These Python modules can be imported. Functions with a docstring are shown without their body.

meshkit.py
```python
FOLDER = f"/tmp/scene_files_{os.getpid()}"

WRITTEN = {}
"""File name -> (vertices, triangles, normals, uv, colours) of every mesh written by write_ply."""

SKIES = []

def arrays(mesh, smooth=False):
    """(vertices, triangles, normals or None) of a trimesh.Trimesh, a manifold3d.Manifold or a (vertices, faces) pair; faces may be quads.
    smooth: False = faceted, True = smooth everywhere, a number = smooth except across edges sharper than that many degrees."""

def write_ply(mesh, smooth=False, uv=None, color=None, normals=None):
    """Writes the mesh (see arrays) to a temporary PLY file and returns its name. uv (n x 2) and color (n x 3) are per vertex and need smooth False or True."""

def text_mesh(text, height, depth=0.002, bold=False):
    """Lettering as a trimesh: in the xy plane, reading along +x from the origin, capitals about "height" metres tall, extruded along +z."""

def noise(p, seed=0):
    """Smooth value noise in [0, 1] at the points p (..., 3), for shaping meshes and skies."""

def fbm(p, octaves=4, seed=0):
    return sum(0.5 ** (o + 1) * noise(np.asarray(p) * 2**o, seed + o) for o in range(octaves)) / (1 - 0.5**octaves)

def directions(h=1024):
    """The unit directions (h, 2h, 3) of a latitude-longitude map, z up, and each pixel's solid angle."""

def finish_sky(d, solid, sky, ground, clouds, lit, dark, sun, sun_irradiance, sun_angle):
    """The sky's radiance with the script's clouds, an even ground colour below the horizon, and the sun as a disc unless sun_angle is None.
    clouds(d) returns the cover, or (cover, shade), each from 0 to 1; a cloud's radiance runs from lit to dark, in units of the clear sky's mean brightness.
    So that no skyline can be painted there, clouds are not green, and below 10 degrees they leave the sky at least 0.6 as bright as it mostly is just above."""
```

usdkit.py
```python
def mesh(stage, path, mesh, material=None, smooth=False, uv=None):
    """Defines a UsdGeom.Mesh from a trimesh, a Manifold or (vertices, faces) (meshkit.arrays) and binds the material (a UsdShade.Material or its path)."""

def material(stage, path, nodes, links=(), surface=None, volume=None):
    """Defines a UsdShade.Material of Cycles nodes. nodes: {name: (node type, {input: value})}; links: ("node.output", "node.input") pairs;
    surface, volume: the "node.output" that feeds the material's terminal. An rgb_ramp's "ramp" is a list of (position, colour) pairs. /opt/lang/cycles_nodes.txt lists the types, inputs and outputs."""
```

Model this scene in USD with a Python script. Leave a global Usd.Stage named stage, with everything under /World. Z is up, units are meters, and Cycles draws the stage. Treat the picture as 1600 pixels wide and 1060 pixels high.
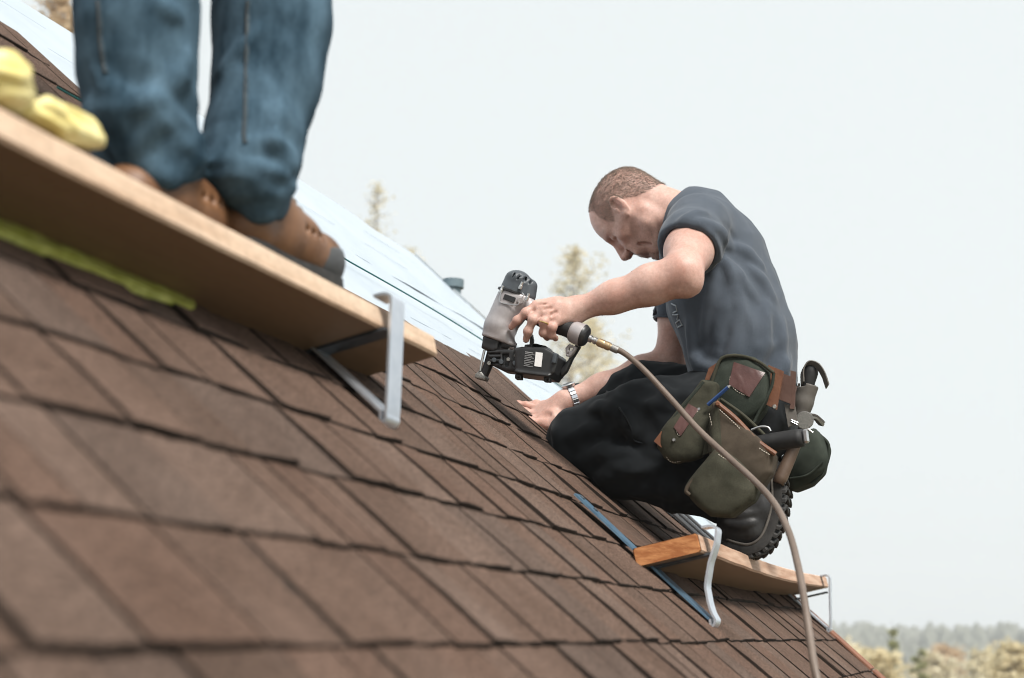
import math, random
import numpy as np, trimesh, usdkit, meshkit
from scipy.spatial import cKDTree
from scipy.ndimage import map_coordinates, gaussian_filter
from pxr import Usd, UsdGeom, UsdLux, UsdShade, Gf, Sdf, Vt

stage = Usd.Stage.CreateInMemory()
UsdGeom.SetStageUpAxis(stage, 'Z')
UsdGeom.Xform.Define(stage, '/World')
LK = '/World/Looks'
UsdGeom.Scope.Define(stage, LK)

# ---------------------------------------------------------------- camera, sky, sun, exposure
# Geometry below is written relative to the lens; ORG lifts it so that the lawn round the house is z = 0.
ORG = np.array([0.0, 0.0, 4.2])
FPX = 2222.2                                   # 50 mm lens on a 36 mm frame, in pixels of the 1600 px wide photograph
FW = np.array([0.926333, 0.319096, 0.200215])
RT = np.array([0.32252, -0.946424, 0.016177])
UP = np.array([-0.19465, -0.049588, 0.979619])
EXPOSURE = 1.9
SKY_STRENGTH = 0.0535
SKY_CLOUD = (4.42, 4.68, 4.69)
HAZE = 0.0011
SUN_INT, SUN_ANGLE = 0.4, 18.0
SUN_DIR = np.array([-0.50, -0.55, 0.95]); SUN_DIR /= np.linalg.norm(SUN_DIR)

cam = UsdGeom.Camera.Define(stage, '/World/Camera')
M = Gf.Matrix4d(*[*RT, 0], *[*UP, 0], *[*(-FW), 0], *[*ORG, 1]) if False else Gf.Matrix4d(
    RT[0], RT[1], RT[2], 0, UP[0], UP[1], UP[2], 0, -FW[0], -FW[1], -FW[2], 0, ORG[0], ORG[1], ORG[2], 1)
cam.AddTransformOp().Set(M)
cam.CreateFocalLengthAttr(50.0); cam.CreateHorizontalApertureAttr(36.0); cam.CreateVerticalApertureAttr(36.0 * 678 / 1024)
cam.CreateFStopAttr(3.2); cam.CreateFocusDistanceAttr(3.45)
cam.CreateClippingRangeAttr(Gf.Vec2f(0.05, 100000.0))
cam.CreateExposureAttr(EXPOSURE)

elev = math.asin(SUN_DIR[2]); rot = math.atan2(SUN_DIR[0], SUN_DIR[1])
skymat = usdkit.material(stage, LK + '/overcast_sky', {
    'sky': ('sky_texture', {'sky_type': 'single_scattering', 'sun_disc': False, 'sun_elevation': elev, 'sun_rotation': rot}),
    'co': ('texture_coordinate', {}),
    'nz': ('noise_texture', {'scale': 1.6, 'detail': 4.0, 'roughness': 0.5}),
    'rp': ('rgb_ramp', {'ramp': [(0.0, (0.93,) * 3), (0.45, (0.97,) * 3), (1.0, (1.0,) * 3)]}),
    'mx': ('mix_color', {'b': SKY_CLOUD}),
    'bg': ('background_shader', {'strength': SKY_STRENGTH})},
    [('co.generated', 'nz.vector'), ('nz.fac', 'rp.fac'), ('rp.color', 'mx.fac'), ('sky.color', 'mx.a'), ('mx.result', 'bg.color')], surface='bg.background')
dome = UsdLux.DomeLight.Define(stage, '/World/sky'); dome.CreateIntensityAttr(1.0); dome.GetPrim().SetCustomDataByKey('kind', 'structure')
UsdShade.MaterialBindingAPI.Apply(dome.GetPrim()).Bind(skymat)
sun = UsdLux.DistantLight.Define(stage, '/World/sun')
sun.CreateNormalizeAttr(True) if hasattr(sun, 'CreateNormalizeAttr') else None
sun.CreateIntensityAttr(SUN_INT); sun.CreateAngleAttr(SUN_ANGLE); sun.CreateColorAttr(Gf.Vec3f(1.0, 0.955, 0.90))
zax = SUN_DIR; xax = np.cross([0, 0, 1.0], zax); xax /= np.linalg.norm(xax); yax = np.cross(zax, xax)
sun.AddTransformOp().Set(Gf.Matrix4d(*xax, 0, *yax, 0, *zax, 0, 0, 0, 0, 1))

# ---------------------------------------------------------------- small tools
rng = random.Random(7); nr = np.random.default_rng(11)
TH = math.radians(41.5033)
NRM = np.array([0.0, -math.sin(TH), math.cos(TH)]); UPH = np.array([0.0, math.cos(TH), math.sin(TH)]); HCAM = 0.36686

def ray(px, py):
    return FW + ((px - 800.0) / FPX) * RT - ((py - 530.0) / FPX) * UP

def onx(px, py, x):
    d = ray(px, py); return d * (x / d[0])

def ony(px, py, y):
    d = ray(px, py); return d * (y / d[1])

def dep(px, py, dist):
    return ray(px, py) * dist

def roofp(s, t, lift=0.0):
    return np.array([s, 0, 0]) + t * UPH + (lift - HCAM) * NRM

def onroof(px, py, lift=0.0):
    d = ray(px, py); X = d * ((lift - HCAM) / (d @ NRM)); return X

def unit(v):
    v = np.asarray(v, float); return v / (np.linalg.norm(v) + 1e-12)

used = {}
def numbered(parent, name):
    k = used.get((parent, name), 0); used[(parent, name)] = k + 1
    return name if k == 0 else f'{name}_{k:03d}'

BASE = {}
def tag(prim, label=None, cat=None, group=None, kind=None):
    for k, v in (('label', label), ('category', cat), ('group', group), ('kind', kind)):
        if v: prim.SetCustomDataByKey(k, v)
    return prim

def thing(name, label, cat, base, group=None):
    path = '/World/' + numbered('/World', name)
    x = UsdGeom.Xform.Define(stage, path); x.AddTranslateOp().Set(Gf.Vec3d(*(np.asarray(base, float) + ORG)))
    BASE[path] = np.asarray(base, float)
    tag(x.GetPrim(), label, cat, group)
    return path

def part(parent, name, mesh, material, smooth=40, label=None, kind=None):
    """One Mesh prim under a thing (or under one of its parts); vertices come lens-relative."""
    root = '/'.join(parent.split('/')[:3]); b = BASE[root]
    path = parent + '/' + numbered(parent, name)
    if isinstance(mesh, trimesh.Trimesh):
        mesh = mesh.copy(); mesh.vertices = mesh.vertices - b
    else:
        mesh = (np.asarray(mesh[0], float) - b, mesh[1])
    m = usdkit.mesh(stage, path, mesh, MT[material], smooth=smooth)
    tag(m.GetPrim(), label, None, None, kind)
    return path

def single(name, mesh, material, label, cat, group=None, kind=None, smooth=40, base=None):
    """A thing (or piece of the setting) that is one mesh."""
    path = '/World/' + numbered('/World', name)
    v = mesh.vertices if isinstance(mesh, trimesh.Trimesh) else np.asarray(mesh[0], float)
    f = mesh.faces if isinstance(mesh, trimesh.Trimesh) else mesh[1]
    b = np.array([v[:, 0].mean(), v[:, 1].mean(), v[:, 2].min()]) if base is None else np.asarray(base, float)
    m = usdkit.mesh(stage, path, (v - b, f), MT[material], smooth=smooth)
    m.AddTranslateOp().Set(Gf.Vec3d(*(b + ORG)))
    BASE[path] = b
    tag(m.GetPrim(), label, cat, group, kind)
    return path

def curves(parent, name, polys, widths, material, label=None, cat=None, kind=None):
    root = '/'.join(parent.split('/')[:3]); b = BASE.get(root, -ORG)
    path = parent + '/' + numbered(parent, name)
    c = UsdGeom.BasisCurves.Define(stage, path)
    c.CreateTypeAttr('linear'); c.CreateWrapAttr('nonperiodic')
    c.CreateCurveVertexCountsAttr([len(q) for q in polys])
    c.CreatePointsAttr(Vt.Vec3fArray.FromNumpy((np.concatenate(polys) - b).astype(np.float32)))
    c.CreateWidthsAttr(Vt.FloatArray.FromNumpy(np.concatenate([np.asarray(w, np.float32) for w in widths])))
    c.SetWidthsInterpolation('vertex')
    UsdShade.MaterialBindingAPI.Apply(c.GetPrim()).Bind(MT[material])
    tag(c.GetPrim(), label, cat, None, kind)
    return path

cat_ = trimesh.util.concatenate

def frame_of(d):
    d = unit(d); a = np.cross(d, [0, 0, 1.0] if abs(d[2]) < 0.9 else [1.0, 0, 0]); a = unit(a); return a, np.cross(d, a), d

def smooth_path(pts, n=60):
    """Catmull-Rom through the points."""
    p = np.asarray(pts, float); p = np.vstack([2 * p[0] - p[1], p, 2 * p[-1] - p[-2]]); out = []
    k = max(2, n // (len(p) - 3))
    for i in range(1, len(p) - 2):
        t = np.linspace(0, 1, k, endpoint=False)[:, None]
        a, b, c, d = p[i - 1], p[i], p[i + 1], p[i + 2]
        out.append(0.5 * (2 * b + (c - a) * t + (2 * a - 5 * b + 4 * c - d) * t ** 2 + (3 * b - a - 3 * c + d) * t ** 3))
    return np.vstack(out + [p[-2:-1]])

def tube(pts, r, sides=10, caps=True):
    p = np.asarray(pts, float); n = len(p); r = np.broadcast_to(r, (n,)).astype(float)
    t = np.gradient(p, axis=0); t /= np.linalg.norm(t, axis=1, keepdims=True) + 1e-12
    a = frame_of(t[0])[0]; A = []
    for i in range(n):
        a = unit(a - t[i] * (a @ t[i])); A.append(a)
    A = np.array(A); B = np.cross(t, A); ang = np.arange(sides) * 2 * np.pi / sides
    v = (p[:, None] + r[:, None, None] * (np.cos(ang)[None, :, None] * A[:, None] + np.sin(ang)[None, :, None] * B[:, None])).reshape(-1, 3)
    f = []
    for i in range(n - 1):
        for j in range(sides):
            q = [i * sides + j, i * sides + (j + 1) % sides, (i + 1) * sides + (j + 1) % sides, (i + 1) * sides + j]
            f += [[q[0], q[1], q[2]], [q[0], q[2], q[3]]]
    if caps:
        v = np.vstack([v, p[0], p[-1]]); c0, c1 = n * sides, n * sides + 1
        for j in range(sides):
            f += [[c0, (j + 1) % sides, j], [c1, (n - 1) * sides + j, (n - 1) * sides + (j + 1) % sides]]
    return trimesh.Trimesh(v, np.array(f), process=False)

def lathe(a, b, prof, sides=28, sx=1.0):
    """Turned shape on the axis a-b; prof: (fraction along, radius)."""
    a, b = np.asarray(a, float), np.asarray(b, float); A, B, D = frame_of(b - a); L = np.linalg.norm(b - a)
    rings = [(0, 1e-4)] if False else []
    prof = [(prof[0][0], 1e-4)] + list(prof) + [(prof[-1][0], 1e-4)]
    ang = np.arange(sides) * 2 * np.pi / sides; v = []
    for q, r in prof:
        v.append(a + D * (q * L) + r * (np.cos(ang)[:, None] * A * sx + np.sin(ang)[:, None] * B))
    v = np.vstack(v); f = []
    for i in range(len(prof) - 1):
        for j in range(sides):
            q = [i * sides + j, i * sides + (j + 1) % sides, (i + 1) * sides + (j + 1) % sides, (i + 1) * sides + j]
            f += [[q[0], q[1], q[2]], [q[0], q[2], q[3]]]
    return trimesh.Trimesh(v, np.array(f), process=False)

def obox(c, X, Y, Z, sx, sy, sz, bev=0.0):
    """Box of full sizes sx, sy, sz along the axes X, Y, Z about c, with chamfered edges."""
    X, Y, Z = unit(X), unit(Y), unit(Z); b = min(bev, 0.49 * min(sx, sy, sz)); h = np.array([sx, sy, sz]) / 2
    if b <= 0:
        P = np.array([[i, j, k] for i in (-1, 1) for j in (-1, 1) for k in (-1, 1)]) * h
    else:
        P = []
        for i in (-1, 1):
            for j in (-1, 1):
                for k in (-1, 1):
                    s = np.array([i, j, k])
                    for e in range(3):
                        q = h - b; q[e] = h[e]; P.append(s * q)
        P = np.array(P)
    m = trimesh.convex.convex_hull(P)
    m = trimesh.Trimesh(m.vertices @ np.array([X, Y, Z]) + np.asarray(c, float), m.faces, process=False)
    if np.dot(np.cross(X, Y), Z) < 0: m.faces = m.faces[:, ::-1]
    return m

def flatbar(pts, wdir, w, th):
    """A flat steel strap bent along pts, its width along wdir."""
    p = np.asarray(pts, float); wdir = unit(wdir); t = np.gradient(p, axis=0); v = []
    for q, tt in zip(p, t):
        n = unit(np.cross(wdir, unit(tt)))
        for a, b in ((-1, -1), (1, -1), (1, 1), (-1, 1)):
            v.append(q + wdir * a * w / 2 + n * b * th / 2)
    f = []
    for i in range(len(p) - 1):
        for j in range(4):
            q = [4 * i + j, 4 * i + (j + 1) % 4, 4 * i + 4 + (j + 1) % 4, 4 * i + 4 + j]
            f += [[q[0], q[1], q[2]], [q[0], q[2], q[3]]]
    e = 4 * (len(p) - 1)
    f += [[0, 2, 1], [0, 3, 2], [e, e + 1, e + 2], [e, e + 2, e + 3]]
    m = trimesh.Trimesh(np.array(v), np.array(f), process=False)
    m.fix_normals()
    return m

# ---------------------------------------------------------------- materials
MT = {}
def mat(name, c1, c2=None, scale=8.0, rough=0.6, metal=0.0, bump=0.0, bscale=200.0, spec=0.4, sheen=0.0, sss=0.0, stretch=(1, 1, 1), detail=4.0, lo=0.3, hi=0.7, vary=0.0, bdist=0.002, fine=0.0, fscale=900.0, c3=None, faces=None):
    c2 = c2 if c2 is not None else c1
    n = {'co': ('texture_coordinate', {}), 'mp': ('mapping', {'scale': stretch}),
         'nz': ('noise_texture', {'scale': scale, 'detail': detail, 'roughness': 0.6}),
         'rp': ('rgb_ramp', {'ramp': [(0, c1), (lo, c1), (hi, c2), (1, c3 if c3 is not None else c2)]}),
         'p': ('principled_bsdf', {'roughness': rough, 'metallic': metal, 'specular_ior_level': spec, 'sheen_weight': sheen, 'subsurface_weight': sss, 'subsurface_scale': 0.004, 'subsurface_radius': (1.0, 0.35, 0.2)})}
    l = [('co.object', 'mp.vector'), ('mp.vector', 'nz.vector'), ('nz.fac', 'rp.fac')]
    out = 'rp.color'
    if fine:
        n['fz'] = ('noise_texture', {'scale': fscale, 'detail': 2.0, 'roughness': 0.7})
        n['fr'] = ('rgb_ramp', {'ramp': [(0.3, (1 - fine,) * 3), (0.7, (1 + fine,) * 3)]})
        n['fm'] = ('mix_color', {'blend_type': 'multiply', 'fac': 1.0, 'use_clamp': False})
        l += [('co.object', 'fz.vector'), ('fz.fac', 'fr.fac'), (out, 'fm.a'), ('fr.color', 'fm.b')]; out = 'fm.result'
    if vary:
        n['oi'] = ('object_info', {}); n['vm'] = ('map_range', {'from_min': 0.0, 'from_max': 1.0, 'to_min': 1 - vary, 'to_max': 1 + vary})
        n['hv'] = ('hsv', {'hue': 0.5, 'saturation': 1.0, 'fac': 1.0})
        l += [('oi.random', 'vm.value'), ('vm.result', 'hv.value'), (out, 'hv.color')]; out = 'hv.color'
    if faces:                                          # cut edges of another colour, or broad plank faces with underside shade put into the colour: (direction, least |cos|, colour, inside?)
        d, cmin, col, inside = faces
        n['gn'] = ('geometry', {}); n['dp'] = ('vector_math', {'math_type': 'dot_product', 'vector2': d}); n['ab'] = ('math', {'math_type': 'absolute'})
        n['gt'] = ('math', {'math_type': 'greater_than' if inside else 'less_than', 'value2': cmin}); n['em'] = ('mix_color', {'b': col}); n['ef'] = ('math', {'math_type': 'multiply', 'value2': 0.92})
        l += [('gn.true_normal', 'dp.vector1'), ('dp.value', 'ab.value1'), ('ab.value', 'gt.value1'), ('gt.value', 'ef.value1'), ('ef.value', 'em.fac'), (out, 'em.a')]; out = 'em.result'
    l.append((out, 'p.base_color'))
    if bump:
        n['bn'] = ('noise_texture', {'scale': bscale, 'detail': 3.0, 'roughness': 0.6}); n['bp'] = ('bump', {'strength': bump, 'distance': bdist})
        l += [('mp.vector', 'bn.vector'), ('bn.fac', 'bp.height'), ('bp.normal', 'p.normal')]
    MT[name] = usdkit.material(stage, LK + '/' + name, n, l, surface='p.BSDF')

# asphalt shingles: granules of several browns, blotches, every piece a little lighter or darker
for nm, a, b in (('shingle_brown', (0.0806, 0.0510, 0.0374), (0.1126, 0.0739, 0.0563)), ('shingle_warm', (0.0840, 0.0515, 0.0374), (0.1168, 0.0747, 0.0563)),
                 ('shingle_grey', (0.0756, 0.0515, 0.0403), (0.1058, 0.0747, 0.0596)), ('shingle_dark', (0.0706, 0.0456, 0.0336), (0.0991, 0.0664, 0.0512)),
                 ('shingle_pale', (0.0907, 0.0606, 0.0462), (0.1243, 0.0855, 0.0672))):
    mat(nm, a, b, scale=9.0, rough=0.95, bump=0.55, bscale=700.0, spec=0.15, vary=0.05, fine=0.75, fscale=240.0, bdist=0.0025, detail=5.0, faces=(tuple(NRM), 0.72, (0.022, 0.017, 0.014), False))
mat('shingle_edge', (0.16, 0.075, 0.05), (0.24, 0.115, 0.075), scale=14.0, rough=0.9, bump=0.4, bscale=500.0, spec=0.2)
mat('felt_black', (0.018, 0.018, 0.02), (0.035, 0.034, 0.034), rough=0.8, scale=20)
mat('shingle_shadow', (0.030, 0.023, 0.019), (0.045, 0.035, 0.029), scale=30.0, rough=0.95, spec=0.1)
mat('underlayment', (0.3440, 0.3999, 0.4515), (0.3956, 0.4472, 0.4945), scale=5.0, rough=0.42, bump=0.12, bscale=25.0, bdist=0.01, spec=0.5)
mat('underlayment_print', (0.31, 0.365, 0.415), rough=0.5)
mat('plywood', (0.40, 0.29, 0.18), (0.50, 0.38, 0.25), scale=6, stretch=(1, 8, 8), rough=0.8)
mat('wood_front', (0.34, 0.195, 0.125), (0.50, 0.345, 0.25), scale=7.0, stretch=(0.6, 9, 9), rough=0.7, bump=0.3, bscale=60.0, lo=0.35, hi=0.6, detail=6, faces=((0.0, 0.225, 0.974), 0.9, (0.24, 0.16, 0.10), True))  # broad faces painted darker: shade under the board put into the colour
mat('wood_pale', (0.45, 0.305, 0.205), (0.60, 0.455, 0.335), scale=5.0, stretch=(0.5, 8, 8), rough=0.65, bump=0.25, bscale=50.0, lo=0.35, hi=0.6, detail=6, fine=0.12, fscale=70.0, faces=((0.0, 0.225, 0.974), 0.9, (0.17, 0.105, 0.058), True))  # pale edges, darker broad faces: the underside shade is painted in
mat('wood_red', (0.42, 0.19, 0.075), (0.60, 0.33, 0.16), scale=10.0, stretch=(0.6, 7, 7), rough=0.65, bump=0.3, bscale=60.0, lo=0.3, hi=0.65, detail=6)
mat('end_grain', (0.30, 0.105, 0.032), (0.46, 0.20, 0.075), scale=26.0, stretch=(1, 1, 3.5), rough=0.75, bump=0.4, bscale=120.0, lo=0.4, hi=0.6)
mat('wood_handle', (0.085, 0.055, 0.038), (0.13, 0.088, 0.062), scale=20, stretch=(1, 1, 1), rough=0.5)
mat('galvanised', (0.60, 0.65, 0.72), (0.74, 0.78, 0.84), scale=30.0, rough=0.36, metal=0.85, bump=0.1, bscale=90.0)
mat('blue_steel', (0.13, 0.24, 0.36), (0.20, 0.34, 0.47), scale=40.0, rough=0.38, metal=0.7, bump=0.1, bscale=90.0)
mat('dark_steel', (0.045, 0.055, 0.065), (0.10, 0.11, 0.12), scale=50.0, rough=0.45, metal=0.6)
mat('steel', (0.50, 0.50, 0.50), (0.62, 0.62, 0.62), scale=40.0, rough=0.3, metal=0.95)
mat('steel_rough', (0.20, 0.20, 0.19), (0.34, 0.33, 0.31), scale=300.0, rough=0.5, metal=0.8, bump=0.6, bscale=400.0)
mat('brass', (0.50, 0.36, 0.20), (0.62, 0.48, 0.30), scale=60.0, rough=0.35, metal=0.9)
mat('gold', (0.75, 0.55, 0.25), rough=0.25, metal=1.0)
mat('magnesium', (0.33, 0.305, 0.305), (0.42, 0.39, 0.39), scale=40.0, rough=0.42, metal=0.35, bump=0.12, bscale=300.0)
mat('gun_grey', (0.045, 0.052, 0.060), (0.065, 0.075, 0.085), scale=25.0, rough=0.42)
mat('gun_black', (0.012, 0.012, 0.013), (0.025, 0.025, 0.026), scale=30.0, rough=0.4, spec=0.5)
mat('rubber', (0.010, 0.010, 0.011), (0.020, 0.020, 0.020), scale=60.0, rough=0.65)
mat('label_white', (0.72, 0.71, 0.70), rough=0.5)
mat('print_grey', (0.30, 0.30, 0.30), rough=0.6)
mat('hose_rubber', (0.1200, 0.0896, 0.0704), (0.1640, 0.1264, 0.1024), scale=14.0, rough=0.42, bump=0.1, bscale=200.0, fine=0.15, fscale=300.0)
mat('teal_string', (0.004, 0.10, 0.095), rough=0.8)
mat('yellow_plastic', (0.66, 0.54, 0.16), (0.80, 0.72, 0.38), scale=30.0, rough=0.35, sss=0.0)
mat('lime_plastic', (0.24, 0.27, 0.03), (0.48, 0.50, 0.14), scale=40.0, rough=0.25, bump=0.4, bscale=60.0, spec=0.6)
# people
mat('skin', (0.4050, 0.2178, 0.1692), (0.5220, 0.3465, 0.2925), scale=15.0, rough=0.5, spec=0.35, sss=0.12, bump=0.2, bscale=260.0, fine=0.10, fscale=130.0)
mat('ear_red', (0.46, 0.17, 0.12), (0.52, 0.22, 0.16), scale=40.0, rough=0.55, sss=0.15)
mat('lip', (0.36, 0.16, 0.13), rough=0.5)
mat('eye', (0.55, 0.52, 0.50), rough=0.2); mat('iris', (0.04, 0.045, 0.05), rough=0.2)
mat('hair_brown', (0.17, 0.135, 0.108), (0.29, 0.235, 0.195), scale=60.0, rough=0.6)
mat('beard', (0.05, 0.036, 0.028), (0.10, 0.075, 0.058), scale=90.0, rough=0.6)
mat('tee_grey', (0.0540, 0.0666, 0.0846), (0.0720, 0.0855, 0.1053), scale=10.0, rough=0.9, bump=0.35, bscale=900.0, spec=0.1, sheen=0.15, fine=0.14, fscale=420.0, bdist=0.001)
mat('tee_print', (0.34, 0.38, 0.41), rough=0.9)
mat('black_cotton', (0.0075, 0.0092, 0.0108), (0.0135, 0.0158, 0.018), scale=9.0, rough=0.88, bump=0.3, bscale=700.0, spec=0.12, sheen=0.05, bdist=0.001)
mat('denim', (0.011, 0.028, 0.044), (0.082, 0.140, 0.190), scale=15.0, rough=0.9, bump=0.5, bscale=800.0, spec=0.1, fine=0.22, fscale=420.0, lo=0.32, hi=0.68, stretch=(1.2, 1.2, 0.45), detail=6, bdist=0.001, c3=(0.21, 0.29, 0.345))
mat('denim_seam', (0.016, 0.034, 0.05), (0.06, 0.085, 0.10), scale=120.0, rough=0.9)
mat('denim_thread', (0.13, 0.105, 0.08), rough=0.9)
mat('boot_leather', (0.095, 0.042, 0.018), (0.20, 0.098, 0.046), scale=16.0, rough=0.5, bump=0.3, bscale=120.0)
mat('toe_rubber', (0.045, 0.047, 0.050), (0.070, 0.072, 0.075), scale=30.0, rough=0.5, bump=0.3, bscale=200.0)
mat('boot_black', (0.013, 0.013, 0.014), (0.028, 0.028, 0.028), scale=30.0, rough=0.5, bump=0.2, bscale=150.0)
mat('sole_black', (0.014, 0.014, 0.014), (0.032, 0.030, 0.028), scale=60.0, rough=0.7, bump=0.3, bscale=150.0)
mat('lace', (0.25, 0.19, 0.12), (0.05, 0.03, 0.02), scale=150.0, rough=0.8)
# tool belt
mat('canvas_green', (0.0220, 0.0280, 0.0220), (0.0400, 0.0470, 0.0380), scale=20.0, rough=0.85, bump=0.45, bscale=700.0, spec=0.15, fine=0.2, fscale=420.0, bdist=0.001)
mat('canvas_olive', (0.032, 0.032, 0.022), (0.058, 0.056, 0.040), scale=20.0, rough=0.85, bump=0.45, bscale=700.0, spec=0.15, fine=0.2, fscale=420.0, bdist=0.001)
mat('canvas_brown', (0.046, 0.036, 0.026), (0.078, 0.062, 0.046), scale=20.0, rough=0.85, bump=0.45, bscale=700.0, spec=0.15, bdist=0.001)
mat('leather_tan', (0.1150, 0.0423, 0.0202), (0.1840, 0.0810, 0.0423), scale=18.0, rough=0.5, bump=0.3, bscale=160.0)
mat('leather_brown', (0.072, 0.036, 0.026), (0.115, 0.062, 0.047), scale=18.0, rough=0.5, bump=0.3, bscale=160.0)
mat('leather_maroon', (0.050, 0.019, 0.017), (0.105, 0.048, 0.042), scale=14.0, rough=0.4, bump=0.3, bscale=160.0, spec=0.5)
mat('leather_grey', (0.070, 0.062, 0.054), (0.115, 0.104, 0.092), scale=18.0, rough=0.6, bump=0.3, bscale=160.0)
mat('thread', (0.50, 0.45, 0.38), rough=0.9)
mat('blue_pencil', (0.018, 0.055, 0.17), rough=0.35)
# far things
def leafmat(name, c1, c2, tr):
    MT[name] = usdkit.material(stage, LK + '/' + name, {
        'oi': ('geometry', {}), 'rp': ('rgb_ramp', {'ramp': [(0, c1), (1, c2)]}),
        'd': ('diffuse_bsdf', {}), 't': ('translucent_bsdf', {}), 'm': ('mix_closure', {'fac': tr})},
        [('oi.random_per_island', 'rp.fac'), ('rp.color', 'd.color'), ('rp.color', 't.color'), ('d.BSDF', 'm.closure1'), ('t.BSDF', 'm.closure2')], surface='m.closure')
leafmat('leaf_autumn', (0.70, 0.62, 0.42), (0.84, 0.76, 0.56), 0.5)
leafmat('leaf_brown', (0.60, 0.46, 0.30), (0.76, 0.62, 0.44), 0.5)
leafmat('leaf_pale', (0.70, 0.64, 0.48), (0.86, 0.80, 0.64), 0.5)
leafmat('needle_green', (0.34, 0.34, 0.15), (0.52, 0.49, 0.27), 0.5)
leafmat('needle_far', (0.26, 0.27, 0.22), (0.40, 0.40, 0.33), 0.35)  # extra pale: part of the distance haze is put into this foliage colour
mat('bark', (0.16, 0.13, 0.10), (0.26, 0.22, 0.18), scale=12, rough=0.9)
mat('meadow', (0.075, 0.08, 0.035), (0.16, 0.13, 0.07), scale=0.05, rough=0.95)
mat('siding', (0.55, 0.54, 0.50), (0.60, 0.59, 0.55), scale=3, rough=0.7)
mat('trim_grey', (0.26, 0.29, 0.31), (0.34, 0.37, 0.39), scale=6, rough=0.5)
mat('pipe_dark', (0.09, 0.13, 0.15), (0.13, 0.17, 0.19), scale=20, rough=0.4)

# ---------------------------------------------------------------- bodies and cloth: smooth unions of tapered limbs on a grid, skinned by surface nets
def smin(a, b, k):
    if k <= 0: return np.minimum(a, b)
    h = np.maximum(k - np.abs(a - b), 0) / k
    return np.minimum(a, b) - h * h * (k * 0.25)

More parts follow.
